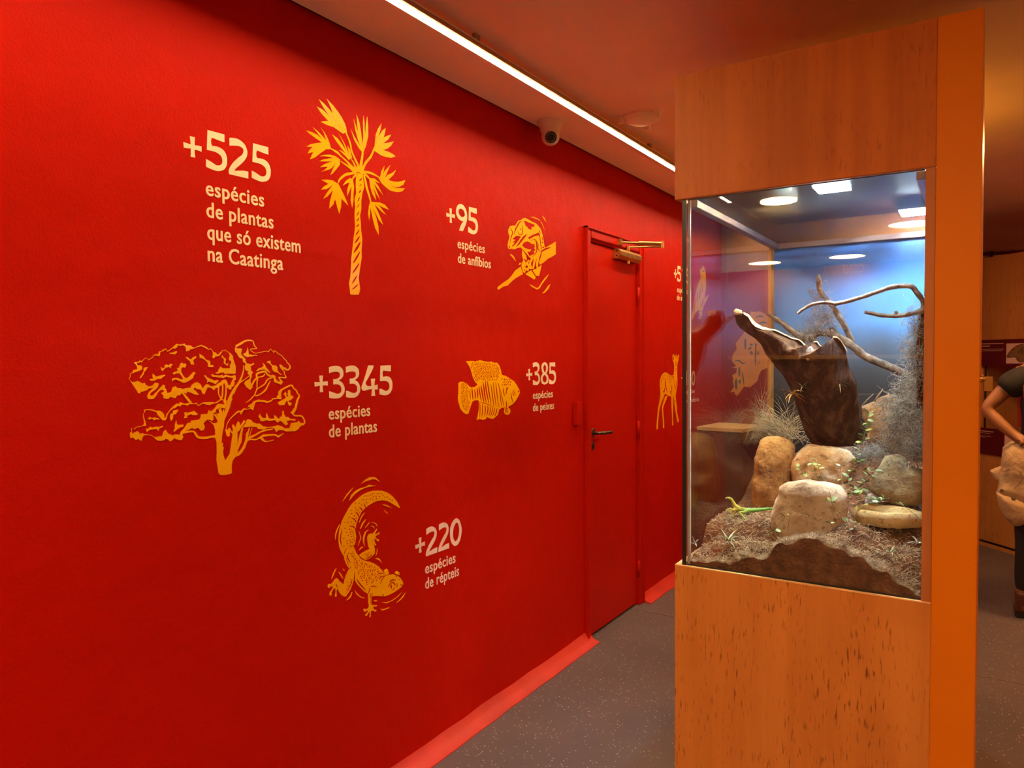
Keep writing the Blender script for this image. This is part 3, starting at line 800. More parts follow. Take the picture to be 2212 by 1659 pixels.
# ---- hollow bark log
def bark_mat():
    m, nt, b = nodes('dark weathered bark'); L = nt.links
    tc = nt.nodes.new('ShaderNodeTexCoord')
    mpn = nt.nodes.new('ShaderNodeMapping'); mpn.inputs['Scale'].default_value = (1, 1, 0.45); mpn.inputs['Rotation'].default_value = (0, 0.5, 0)
    L.new(tc.outputs['Object'], mpn.inputs[0])
    n = nt.nodes.new('ShaderNodeTexNoise'); n.inputs['Scale'].default_value = 24; n.inputs['Detail'].default_value = 9; n.inputs['Roughness'].default_value = 0.65
    L.new(mpn.outputs[0], n.inputs['Vector'])
    r = nt.nodes.new('ShaderNodeValToRGB'); cr = r.color_ramp
    cr.elements[0].position = 0.33; cr.elements[0].color = (0.013, 0.005, 0.0025, 1)
    cr.elements[1].position = 0.72; cr.elements[1].color = (0.17, 0.095, 0.055, 1)
    e = cr.elements.new(0.5); e.color = (0.052, 0.019, 0.008, 1)
    L.new(n.outputs['Fac'], r.inputs[0]); L.new(r.outputs[0], b.inputs['Base Color'])
    bp = nt.nodes.new('ShaderNodeBump'); bp.inputs['Strength'].default_value = 0.9; bp.inputs['Distance'].default_value = 0.015
    L.new(n.outputs['Fac'], bp.inputs['Height']); L.new(bp.outputs[0], b.inputs['Normal'])
    b.inputs['Roughness'].default_value = 0.85
    return m
M_bark = bark_mat()
M_pale = mat('pale broken wood', (0.62, 0.44, 0.26), 0.8, var=0.25, vscale=40, bump=0.6, bscale=80)
M_grey = mat('grey barkless wood', (0.24, 0.185, 0.145), 0.8, col2=(0.085, 0.06, 0.045), vscale=40, stretch=(1, 1, 1), bump=0.5, bscale=120)
LOGF = lambda px, py: 2.52 + max(0.0, (py - 660)) / 300 * 0.26
def P7(p, Y=None):
    q = C7(p); return atY(q[0], q[1], Y if Y else LOGF(*q))
TOP = [(120,520),(150,507),(190,520),(215,545),(260,565),(280,600),(330,650),(400,690),(490,715),(540,722),(640,772),(700,800),(780,822),(820,862),(855,890),(900,860),(950,832),(975,870),(1010,897),(1050,897),(1090,850),(1112,830),(1120,790),(1160,790),(1210,850),(1255,930)]
RIGHT = [(1270,1000),(1290,1100),(1330,1160),(1360,1240),(1380,1350),(1392,1440),(1405,1600),(1430,1740),(1425,1880)]
LEFT = [(120,520),(130,570),(140,640),(170,690),(250,750),(330,800),(400,870),(440,960),(500,1030),(540,1090),(620,1180),(700,1330),(740,1440),(800,1640),(850,1780),(910,1880)]
def resample(pts, n):
    P = [Vector(p) for p in pts]; d = [0.0]
    for i in range(1, len(P)): d.append(d[-1] + (P[i] - P[i - 1]).length)
    out = []
    for k in range(n):
        s = d[-1] * k / (n - 1); i = 1
        while i < len(d) - 1 and d[i] < s: i += 1
        t = (s - d[i - 1]) / max(1e-9, d[i] - d[i - 1]); out.append(P[i - 1].lerp(P[i], t))
    return out
log = empty('bark_log', atY(1810, 960, 2.8), 'large dark hollow slab of bark leaning left across the terrarium', 'log')
NS, NU, NV = 60, 34, 4
La = resample(LEFT, NS); Ra = resample(TOP[1:] + RIGHT, NS)
vs = []; fs = []
RAD = 0.085
for layer, sg in ((0, 1.0), (1, 0.86)):
    for i in range(NS):
        a, b = P7(La[i]), P7(Ra[i])
        for j in range(NU):
            t = j / (NU - 1)
            p = a.lerp(b, t)
            bulge = math.sin(math.pi * t) ** 0.6 * min(RAD, (b - a).length * 0.45)
            q = p + Vector((0.25, -0.97, 0)) * (bulge * (1 if layer == 0 else 1) - (0.0 if layer == 0 else 0.012))
            n_ = noise.noise(Vector((q.x * 14, q.y * 14, q.z * 6))) * 0.010 + noise.noise(Vector((q.x * 46, q.y * 46, q.z * 20))) * 0.005 + noise.noise(Vector((q.x * 120, q.y * 120, q.z * 50))) * 0.0022
            vs.append(q + Vector((0.25, -0.97, 0)) * n_)
for layer in (0, 1):
    o_ = layer * NS * NU
    for i in range(NS - 1):
        for j in range(NU - 1):
            a = o_ + i * NU + j
            f = (a, a + 1, a + NU + 1, a + NU)
            fs.append(f if layer == 0 else f[::-1])
for i in range(NS - 1):
    for j in (0, NU - 1):
        a = i * NU + j; b = a + NU; o_ = NS * NU
        fs.append((a, b, b + o_, a + o_) if j else (b, a, a + o_, b + o_))
for j in range(NU - 1):
    for i in (0, NS - 1):
        a = i * NU + j; b = a + 1; o_ = NS * NU
        fs.append((a, b, b + o_, a + o_))
MB().add(vs, fs).build('bark_slab', M_bark, log, smooth=True, sharp=1.2)
# pale torn rim along the upper edge
rimp = resample(TOP[3:], 90)
rv = []; rf = []
for i, p in enumerate(rimp):
    q = P7(p); t = i / 89
    wd_ = 0.004 + 0.010 * max(0, 1 - abs(t - 0.12) / 0.16) + 0.002 * noise.noise(Vector((t * 40, 0, 0)))
    up = 0.0025 * noise.noise(Vector((t * 60, 3, 0)))
    base = q + Vector((0.004, -0.012, up + 0.002))
    rv += [base, base + Vector((0.25, -0.97, 0)) * 0.012 + Vector((0, 0, -wd_)), base + Vector((0, 0.022, -0.002)), base + Vector((0, 0.012, -wd_ - 0.004))]
for i in range(89):
    for a, b in ((0, 1), (1, 3), (3, 2), (2, 0)):
        rf.append((i * 4 + a, i * 4 + b, i * 4 + 4 + b, i * 4 + 4 + a))
MB().add(rv, rf).build('torn_rim', M_pale, log, smooth=True, sharp=0.7)
kn = [C7(p) for p in [(842,930),(860,890),(905,885),(940,930),(980,960),(985,1000),(950,1035),(900,1030),(850,1025),(838,980)]]
body('knot_hollow', kn, 2.548, 0.010, mat('mottled grey knot', (0.20, 0.17, 0.17), 0.9, var=0.3, vscale=60), log, 0.8, 0.004, 9, 40, 14)  # solid grey plug, mottled at random
kp_ = [C7(p) for p in [(842,975),(880,955),(940,965),(975,985),(965,1015),(920,1036),(860,1028),(843,1005)]]
body('knot_lip', kp_, 2.542, 0.010, M_pale, log, 0.7, 0.004, 10, 40, 14)
tp = [C7(p) for p in [(118,530),(140,503),(200,520),(205,550),(160,560),(128,560)]]
body('splintered_tip', tp, 2.49, 0.008, M_pale, log, 0.8, 0.005, 12, 36, 12)

# ---- dry branches
def limb(name, pts, f, rad, Ys, m, parent, n=10, seed=0, wob=0.0012):
    sm = catmull([f(p) for p in pts], 5, False, 3.0)
    N = len(sm); P = []; R_ = []
    for i, p in enumerate(sm):
        t = i / (N - 1)
        q = t * (len(Ys) - 1); k = min(int(q), len(Ys) - 2); Y = Ys[k] + (Ys[k + 1] - Ys[k]) * (q - k)
        q = t * (len(rad) - 1); k = min(int(q), len(rad) - 2); r = rad[k] + (rad[k + 1] - rad[k]) * (q - k)
        w_ = atY(p.x, p.y, Y)
        P.append(w_ + Vector((noise.noise(w_ * 40 + Vector((seed, 0, 0))), 0, noise.noise(w_ * 40 + Vector((0, seed, 9))))) * wob)
        R_.append(r * (1 + 0.16 * noise.noise(w_ * 55 + Vector((seed, seed, 0)))))
    o = MB().tube(P, R_, n).build(name, m, parent, smooth=True, sharp=1.0)
    return o, P
br1 = empty('curved_branch', atY(*C7((2045, 500)), 2.46), 'slender grey branch bent into a hook against the blue background', 'branch')
limb('branch_stem', [(770,555),(820,510),(900,465),(1000,442),(1100,442),(1160,447),(1260,430),(1400,390),(1550,340),(1700,290),(1820,270),(1930,280),(1980,340),(2025,400),(2045,450),(2040,500),(1995,530),(1920,555),(1800,575),(1680,575),(1580,562),(1500,545),(1450,535)], C7, [.0045, .0052, .0060, .0066, .0074, .0078, .0072, .0070, .0064, .0052], [2.42, 2.44, 2.46, 2.44], M_grey, br1, 12, 2)
limb('side_knob', [(1775,575),(1772,545),(1768,525)], C7, [.006, .006, .004], [2.45, 2.45], M_grey, br1, 8, 3)
limb('side_knob', [(1158,452),(1150,470),(1148,480)], C7, [.006, .005, .003], [2.44, 2.44], M_grey, br1, 8, 4)
br2 = empty('dead_branch', atY(*C7((1850, 1170)), 2.9), 'thick forked grey branch rising behind the bark log', 'branch')
limb('main_limb', [(900,800),(980,752),(1080,752),(1180,795),(1280,850),(1370,920),(1450,985),(1600,1052),(1750,1115),(1870,1180)], C7, [.010, .012, .013, .014, .014, .013, .013], [2.88, 2.86, 2.86, 2.88, 2.9], M_grey, br2, 14, 5)
limb('upright_limb', [(1310,830),(1260,710),(1190,590),(1140,505),(1080,430),(1020,365),(990,305),(985,230),(978,158)], C7, [.012, .010, .010, .009, .009, .010, .010, .005], [2.88, 2.86, 2.84, 2.84], M_grey, br2, 12, 6)
limb('broken_spur', [(1180,790),(1130,730),(1085,695)], C7, [.012, .010, .004], [2.86, 2.86], M_grey, br2, 10, 7)
limb('left_limb', [(455,552),(530,600),(610,645),(690,715),(770,775),(860,815),(960,790)], C7, [.003, .008, .009, .010, .011, .012, .012], [2.82, 2.84, 2.86], M_grey, br2, 12, 8)
limb('splinter', [(520,595),(530,575),(545,570)], C7, [.005, .003, .0015], [2.83, 2.83], M_bark, br2, 6, 9)
br3 = empty('dark_stem', atY(*C7((2015, 1200)), 2.5), 'dark upright stem hung with moss beside the right jamb', 'branch')
limb('stem', [(2040,500),(2038,600),(2022,760),(2015,900),(2018,1100),(2025,1300),(2020,1500)], C7, [.007, .009, .011, .012, .012, .013, .014], [2.47, 2.5, 2.55], M_bark, br3, 12, 10)

# ---- moss and grass: masses of strands
def strands(name, label, cat, seeds, m, n, length, rad, curl, rng_seed, droop=0.5, seg=8, spread=1.0):
    r = random.Random(rng_seed); mb = MB()
    for i in range(n):
        c, ext = seeds[r.randrange(len(seeds))]
        p = c + Vector((r.gauss(0, ext[0]), r.gauss(0, ext[1]), r.gauss(0, ext[2]))) * spread
        d = Vector((r.uniform(-1, 1), r.uniform(-1, 1), r.uniform(-1, 1))).normalized()
        L_ = length * r.uniform(0.5, 1.3) / seg; pts = [p]
        ax = Vector((r.uniform(-1, 1), r.uniform(-1, 1), r.uniform(-1, 1))).normalized(); ang = curl * r.uniform(0.3, 1.2)
        for k in range(seg):
            d = (Matrix.Rotation(ang, 3, ax) @ d + Vector((0, 0, -droop * 0.12)) + Vector((r.uniform(-.2, .2), r.uniform(-.2, .2), r.uniform(-.2, .2)))).normalized()
            p = p + d * L_
            p = Vector((min(max(p.x, TX0 + 0.002), TX1 - 0.002), min(max(p.y, TY0 + 0.002), TY1 - 0.002), max(p.z, ZG0 + 0.008)))
            pts.append(p)
        pts = [q for j, q in enumerate(pts) if j == 0 or (q - pts[j - 1]).length > 1e-5]
        if len(pts) > 2: mb.tube(pts, rad * r.uniform(0.7, 1.2), 3, False)
    o = mb.build(name, m, smooth=True)
    return tag(fit_origin(o), label, cat, kind='stuff')
M_moss = mat('grey green spanish moss', (0.33, 0.31, 0.29), 0.8, col2=(0.15, 0.13, 0.12), vscale=30)
M_straw = mat('dry straw', (0.50, 0.37, 0.21), 0.7, col2=(0.24, 0.15, 0.07), vscale=14)
def S7(p, Y, ex): return (P7(p, Y), ex)
strands('spanish_moss', 'tuft of grey moss hanging from the upright limb of the forked branch', 'moss',
        [S7((1000,560), 2.85, (.016,.014,.03)), S7((1010,640), 2.85, (.02,.015,.02)), S7((900,720), 2.86, (.016,.014,.018)), S7((985,420), 2.85, (.008,.01,.03)), S7((830,790), 2.84, (.02,.012,.008)), S7((1090,600), 2.85, (.012,.01,.02))], M_moss, 520, 0.06, 0.00065, 0.75, 1)
strands('spanish_moss', 'grey moss clinging to the dark stem by the right jamb', 'moss',
        [S7((1985,620), 2.47, (.008,.01,.03)), S7((1960,800), 2.5, (.012,.01,.03)), S7((1940,980), 2.52, (.016,.012,.03)), S7((2010,900), 2.5, (.01,.012,.05)), S7((2005,1100), 2.5, (.012,.01,.03))], M_moss, 520, 0.055, 0.00065, 0.7, 2)
def SB(p, Y, ex): return (atY(*B_(p), Y), ex)
strands('spanish_moss', 'large heap of grey moss filling the right side of the terrarium', 'moss',
        [SB((1690,60), 2.58, (.02,.02,.025)), SB((1640,160), 2.56, (.022,.02,.025)), SB((1700,240), 2.53, (.02,.02,.03)), SB((1650,320), 2.55, (.03,.02,.03)), SB((1720,400), 2.50, (.016,.02,.03)), SB((1600,420), 2.58, (.025,.02,.02)), SB((1740,500), 2.5, (.012,.015,.02)), SB((1580,240), 2.6, (.02,.02,.03))], M_moss, 2300, 0.055, 0.00065, 0.8, 3)
strands('spanish_moss', 'low patch of grey moss between the stones at the foot of the log', 'moss',
        [SB((1400,500), 2.66, (.02,.02,.012)), SB((1480,500), 2.62, (.022,.02,.012)), SB((1330,520), 2.64, (.015,.015,.012))], M_moss, 420, 0.045, 0.00065, 0.9, 4)
# dry grass tuft arching behind the stones
r = random.Random(8); mb = MB()
root = atY(*B_((800, 300)), 2.95)
for i in range(300):
    base = root + Vector((r.gauss(0, .035), r.gauss(0, .03), r.uniform(-.09, -.02)))
    a = r.uniform(0, 2 * math.pi); lean = r.uniform(0.3, 1.6); L_ = r.uniform(.14, .40)
    if r.random() < 0.55: a = r.uniform(math.pi * 0.75, math.pi * 1.35)
    d = Vector((math.cos(a) * lean, math.sin(a) * lean * 0.7, 1)).normalized(); p = base; pts = [p]
    for k in range(9):
        d = (d + Vector((math.cos(a) * .10, math.sin(a) * .07, -0.15 * r.uniform(.2, 1.3)))).normalized()
        p = p + d * L_ / 9
        p = Vector((min(max(p.x, TX0 + 0.002), TX1 - 0.002), min(max(p.y, TY0 + 0.25), TY1 - 0.002), p.z)); pts.append(p)
    pts = [q for j, q in enumerate(pts) if j == 0 or (q - pts[j - 1]).length > 1e-5]
    if len(pts) > 2: mb.tube(pts, [0.0009 * (1 - 0.7 * k / (len(pts) - 1)) for k in range(len(pts))], 3, False)
tag(fit_origin(mb.build('dry_grass_tuft', M_straw, smooth=True)), 'tuft of long dry grass arching behind the upright ochre stone', 'grass', kind='stuff')
# fine litter and fibres on the soil
r = random.Random(5); mb = MB()
for i in range(6500):
    if i % 3 == 0:
        x = r.uniform(TX0 + .006, TX1 - .006); y = TY0 + 0.006 + abs(r.gauss(0, .035))
    else:
        x = r.uniform(TX0 + .006, TX1 - .006); y = TY0 + 0.01 + r.random() ** 1.6 * 0.42
    z = ground(x, y) + r.uniform(-.002, .006)
    a = r.uniform(0, 2 * math.pi); e_ = r.uniform(-.2, .8); L_ = r.uniform(.006, .022)
    d = Vector((math.cos(a) * math.cos(e_), math.sin(a) * math.cos(e_), math.sin(e_)))
    q = Vector((r.uniform(-1, 1), r.uniform(-1, 1), r.uniform(-1, 1))) * 0.004
    P = [Vector((x, y, z)), Vector((x, y, z)) + d * L_ * .5 + q, Vector((x, y, z)) + d * L_]
    P = [Vector((min(max(p.x, TX0 + .002), TX1 - .002), max(p.y, TY0 + .002), p.z)) for p in P]
    mb.tube(P, [0.0010, 0.0009, 0.0004], 3, False)
for i in range(1500):                                              # fibres hanging over the front bank
    x = r.uniform(TX0 + .006, TX1 - .006); y = TY0 + 0.003 + r.random() * 0.012
    z = ground(x, y) + r.uniform(-.004, .004); L_ = r.uniform(.006, .02)
    d = Vector((r.uniform(-.8, .8), -r.uniform(0, .4), -r.uniform(-.1, .9))).normalized()
    P = [Vector((x, y, z)), Vector((x, y, z)) + d * L_ * .5 + Vector((r.uniform(-1, 1), 0, r.uniform(-1, 1))) * .003, Vector((x, y, z)) + d * L_]
    P = [Vector((min(max(p.x, TX0 + .002), TX1 - .002), max(p.y, TY0 + .0015), max(p.z, ZG0 + .002))) for p in P]
    mb.tube(P, [0.0011, 0.0009, 0.0004], 3, False)
tag(fit_origin(mb.build('plant_litter', mat('fibrous dry litter', (0.60, 0.48, 0.34), 0.85, col2=(0.24, 0.14, 0.08), vscale=45), smooth=True)), 'dry roots and fibres strewn over the terrarium soil', 'litter', kind='stuff')

# ---- air plants: rosettes of curved leaves
def leaf_blade(base, az, elev, length, width, curve, m, parent, name='leaf'):
    d = Vector((math.cos(az) * math.cos(elev), math.sin(az) * math.cos(elev), math.sin(elev)))
    sd = Vector((-math.sin(az), math.cos(az), 0)); p = Vector(base); vs = []; n = 7
    for k in range(n + 1):
        t = k / n; w_ = width * (1 - t ** 1.6) * (0.55 + 0.9 * min(1, t * 3)) * 0.6 + 0.0002
        up = sd.cross(d).normalized() * -1
        vs += [p - sd * w_ + up * w_ * 0.5, p, p + sd * w_ + up * w_ * 0.5]
        d = (d + Vector((0, 0, -curve * 0.16))).normalized(); p = p + d * length / n
    fs = []
    for k in range(n):
        for a in (0, 1):
            i = k * 3 + a; fs.append((i, i + 1, i + 4, i + 3))
    n0 = len(vs); off = Vector((0, 0, -0.0006)); vs = vs + [v + off for v in vs]
    fs += [tuple(n0 + q for q in f[::-1]) for f in fs]
    return MB().add(vs, fs).build(name, m, parent, smooth=True)
M_air = mat('silver green air plant', (0.46, 0.50, 0.38), 0.6, col2=(0.28, 0.33, 0.22), vscale=30)
M_gold = mat('golden dry air plant', (0.66, 0.44, 0.14), 0.6, col2=(0.40, 0.20, 0.06), vscale=30)
M_dull = mat('dull olive air plant', (0.17, 0.16, 0.09), 0.7, col2=(0.09, 0.08, 0.045), vscale=30)
M_whitish = mat('whitish air plant', (0.68, 0.68, 0.62), 0.6, col2=(0.48, 0.50, 0.44), vscale=30)
def airplant(pos, n, L_, w_, m, label, seed, el=(0.2, 1.2), cv=(0.3, 1.4)):
    r = random.Random(seed)
    e = empty('air_plant', pos, label, 'air plant', 'air plants in the terrarium')
    for k in range(n):
        leaf_blade(pos, 2 * math.pi * k / n + r.uniform(-.3, .3), r.uniform(*el), L_ * r.uniform(.6, 1.15), w_ * r.uniform(.8, 1.2), r.uniform(*cv), m, e)
    return e
airplant(atY(*C4((850, 910)), 2.19), 15, 0.052, 0.0042, M_air, 'spiky silver green air plant on the soil near the front left', 1)
airplant(atY(*C4((255, 960)), 2.145), 7, 0.028, 0.003, M_whitish, 'small whitish air plant against the left glass', 2, (0.5, 1.4))
airplant(atY(*B_((865, 100)), 2.585), 12, 0.055, 0.0035, M_gold, 'golden dry air plant rooted on the left edge of the bark log', 3, (-0.3, 0.9))
airplant(atY(*B_((935, 50)), 2.55), 8, 0.030, 0.002, M_dull, 'small olive air plant on the front of the bark log', 4, (-0.2, 1.0))
airplant(atY(*B_((1190, 30)), 2.55), 9, 0.036, 0.002, M_dull, 'dull olive air plant high on the right half of the bark log', 5, (-0.4, 0.9))
airplant(atY(*C5((1430, 860)), 2.16), 9, 0.03, 0.003, M_air, 'small green air plant on the soil at the front right', 6)
airplant(atY(*C5((1800, 720)), 2.2), 8, 0.028, 0.003, M_whitish, 'pale air plant by the jamb on the front right soil', 7)
airplant(atY(*C5((930, 540)), 2.24), 8, 0.022, 0.0035, M_air, 'tiny green rosette right of the large pale stone', 8)

# ---- leafy creepers: stem with separate leaves
def leaf_mesh():
    out = [(0, 0, 0), (0.22, 0.32, .04), (0.55, 0.40, .05), (0.85, 0.22, .02), (1.0, 0, -.04), (0.85, -0.22, .02), (0.55, -0.40, .05), (0.22, -0.32, .04)]
    mid = [(0.3, 0, 0), (0.65, 0, 0)]
    vs = [Vector(v) for v in out + mid]
    fs = [(0, 1, 8), (1, 2, 9, 8), (2, 3, 9), (3, 4, 9), (4, 5, 9), (5, 6, 9), (6, 7, 8, 9), (7, 0, 8)]
    n0 = len(vs); vs += [v + Vector((0, 0, -0.03)) for v in vs]
    fs += [tuple(n0 + q for q in f[::-1]) for f in fs]
    me = bpy.data.meshes.new('leaf'); me.from_pydata(vs, [], fs); me.update()
    for p in me.polygons: p.use_smooth = True
    return me
M_leaf = mat('soft grey green leaf', (0.22, 0.34, 0.15), 0.5, col2=(0.13, 0.22, 0.10), vscale=2)
M_leafy = mat('fresh yellow green leaf', (0.34, 0.42, 0.10), 0.5, col2=(0.20, 0.28, 0.06), vscale=2)
LEAF = leaf_mesh(); LEAF.materials.append(M_leaf)
LEAFY = leaf_mesh(); LEAFY.materials.append(M_leafy)
M_stem = mat('thin brown stem', (0.30, 0.20, 0.11), 0.7, var=0.2, vscale=40)
def creeper(label, stems, size, seed, dens=0.012, yellow=0.25):
    """stems: list of (list of (px, py) photo points, [Y...])"""
    r = random.Random(seed)
    q0 = stems[0]; p0 = atY(*q0[0][0], q0[1][0])
    e = empty('creeper', p0, label, 'plant', 'leafy creepers in the terrarium')
    for pts, Ys, dn in stems:
        sm = catmull(pts, 5, False, 3.0); N = len(sm); P = []
        for i, p in enumerate(sm):
            q = i / (N - 1) * (len(Ys) - 1); k = min(int(q), len(Ys) - 2); P.append(atY(p.x, p.y, Ys[k] + (Ys[k + 1] - Ys[k]) * (q - k)))
        MB().tube(P, [0.0013 * (1 - .6 * i / (N - 1)) for i in range(N)], 5).build('stem', M_stem, e, smooth=True)
        acc = 0.0; side = 1
        for i in range(1, N):
            acc += (P[i] - P[i - 1]).length
            if acc > dens * dn:
                acc = 0; side = -side
                for s_ in ((side,) if r.random() < .5 else (1, -1)):
                    o = bpy.data.objects.new('leaf', LEAFY if r.random() < yellow else LEAF); COL.objects.link(o); o.parent = e
                    s = size * r.uniform(.65, 1.25)
                    o.location = P[i] - p0
                    o.rotation_euler = (r.uniform(-.5, .5), r.uniform(-.9, .4), r.uniform(-.8, .8) + (0 if s_ > 0 else math.pi))
                    o.scale = (s, s, s)
    return e
c6l = lambda pts: [C6(p) for p in pts]; c5l = lambda pts: [C5(p) for p in pts]
creeper('bushy leafy creeper climbing between the stones right of the log foot', [
  (c6l([(930,1600),(1040,1420),(1160,1280),(1200,1150),(1020,1000),(1060,850),(1130,650),(1150,520),(1180,400),(1200,340)]), [2.36, 2.42, 2.48, 2.52], 1.0),
  (c6l([(960,1590),(900,1400),(900,1250),(960,1150),(1000,1050)]), [2.38, 2.44], 0.8),
  (c6l([(1000,1600),(1080,1450),(1180,1300),(1320,1240),(1420,1150)]), [2.36, 2.42], 0.9),
  (c6l([(860,1600),(950,1500),(1060,1560),(1250,1600),(1500,1570)]), [2.34, 2.38], 1.0)], 0.018, 1, 0.0085, 0.15)
creeper('small leafy sprig behind the large pale stone', [
  (c6l([(480,1340),(400,1220),(370,1120),(350,1020)]), [2.36, 2.4], 1.0), (c6l([(520,1330),(470,1180),(430,1050),(430,1000)]), [2.36, 2.4], 1.0),
  (c6l([(460,1345),(330,1310),(230,1210),(170,1130)]), [2.36, 2.38], 1.0), (c6l([(830,1470),(790,1300),(780,1150),(765,980)]), [2.36, 2.4], 3.0)], 0.014, 2, 0.011, 0.7)
creeper('trailing vine with sparse leaves draped across the large pale stone', [
  (c5l([(10,520),(30,420),(70,300),(250,350),(450,420),(680,460)]), [2.2, 2.19, 2.2], 3.0), (c5l([(860,580),(830,430),(720,300),(620,180),(590,0)]), [2.2, 2.2], 2.5),
  (c5l([(730,400),(650,260),(600,100)]), [2.2, 2.2], 4.0), (c5l([(540,440),(610,370),(640,310)]), [2.2, 2.2], 5.0)], 0.016, 3, 0.012, 0.6)
creeper('thin arching vine over the water dish', [
  (c5l([(920,380),(1000,260),(1120,180),(1300,150),(1480,160),(1640,230),(1760,330),(1870,420)]), [2.22, 2.22, 2.25], 2.2), (c5l([(1400,460),(1480,510),(1570,560)]), [2.2, 2.2], 6.0)], 0.014, 4, 0.012, 0.2)
creeper('low green seedling at the left foot of the large pale stone', [
  ([C4(p) for p in [(1700,880),(1690,760),(1720,640),(1850,500),(1990,395)]], [2.2, 2.2], 2.0), ([C4(p) for p in [(1690,880),(1560,720),(1440,720)]], [2.2, 2.2], 1.4)], 0.017, 5, 0.012, 0.5)
tag(fit_origin(MB().tube([atY(*p, 2.9) for p in [C6((1080,250)), C6((1160,160)), C6((1250,75))]], [.002, .002, .001], 6).build('dry_twig', M_straw, smooth=True)), 'short dry twig leaning right of the bark log', 'twig', 'dry twigs')
tag(fit_origin(MB().tube([atY(*p, 2.9) for p in [C6((1265,190)), C6((1320,100)), C6((1390,0))]], [.003, .003, .001], 6).build('dry_twig', M_straw, smooth=True)), 'pale split twig pointing up behind the brown stone', 'twig', 'dry twigs')
cw = [atY(*C7(p), 2.47) for p in [(2085,-180),(2078,-60),(2082,0),(2062,120),(2066,250),(2055,375)]]
tag(MB().tube([p for p in [Vector((q.x, 2.47, q.z)) for q in cw]], 0.0012, 6).build('black_cable', M_black, smooth=True), 'thin black cable hanging inside the right edge of the terrarium', 'cable')

# ---- live lizard
def skin_mesh(name, verts, edges, radii, root, sub=2):
    me = bpy.data.meshes.new(name); me.from_pydata(verts, edges, []); me.update()
    o = bpy.data.objects.new(name, me); COL.objects.link(o)
    o.modifiers.new('skin', 'SKIN')
    for i, v in enumerate(me.skin_vertices[0].data):
        rr = radii[i]; v.radius = (rr, rr) if not isinstance(rr, tuple) else rr
        v.use_root = (i == root)
    s_ = o.modifiers.new('sub', 'SUBSURF'); s_.levels = sub; s_.render_levels = sub
    dg = bpy.context.evaluated_depsgraph_get()
    res = bpy.data.meshes.new_from_object(o.evaluated_get(dg)); res.name = name
    bpy.data.objects.remove(o)
    for p in res.polygons: p.use_smooth = True
    return res
def lz(x, y, Y=2.38): return atY(*C4((x, y)), Y)
V = [lz(800,138,2.37), lz(850,130,2.372), lz(900,140,2.375), lz(935,190,2.378), lz(965,250,2.38), lz(1030,315,2.385), lz(1120,345,2.39), lz(1220,355,2.395), lz(1330,350,2.40), lz(1450,338,2.41), lz(1560,325,2.42), lz(1700,320,2.43)]
E_ = [(i, i + 1) for i in range(11)]
RR = [.0022, .0048, .0052, .0052, .0064, .0078, .0080, .0076, .0070, .0058, .0046, .0020]
def leg(att, pts, rad):
    k = att
    for p, rr in zip(pts, rad):
        V.append(p); RR.append(rr); E_.append((k, len(V) - 1)); k = len(V) - 1
    return k
k = leg(5, [lz(940,350,2.372), lz(880,320,2.366), lz(850,350,2.362)], [.0034, .0026, .0022])
for dx, dy in ((-40, 10), (-25, 40), (15, 45)): leg(k, [lz(850 + dx, 350 + dy, 2.358)], [.0011])
k = leg(5, [lz(1010,370,2.40), lz(960,400,2.41), lz(940,440,2.41)], [.0034, .0026, .0022])
for dx, dy in ((-40, 15), (0, 40)): leg(k, [lz(940 + dx, 440 + dy, 2.40)], [.0011])
k = leg(7, [lz(1130,385,2.375), lz(1050,390,2.366), lz(1110,450,2.362), lz(1150,490,2.358)], [.0048, .0040, .0030, .0022])
for dx, dy in ((-50, 10), (-20, 30), (25, 25)): leg(k, [lz(1150 + dx, 490 + dy, 2.355)], [.0011])
k = leg(7, [lz(1230,400,2.41), lz(1180,430,2.42), lz(1230,470,2.42)], [.0046, .0036, .0024])
for dx, dy in ((-40, 10), (10, 30)): leg(k, [lz(1230 + dx, 470 + dy, 2.415)], [.0011])
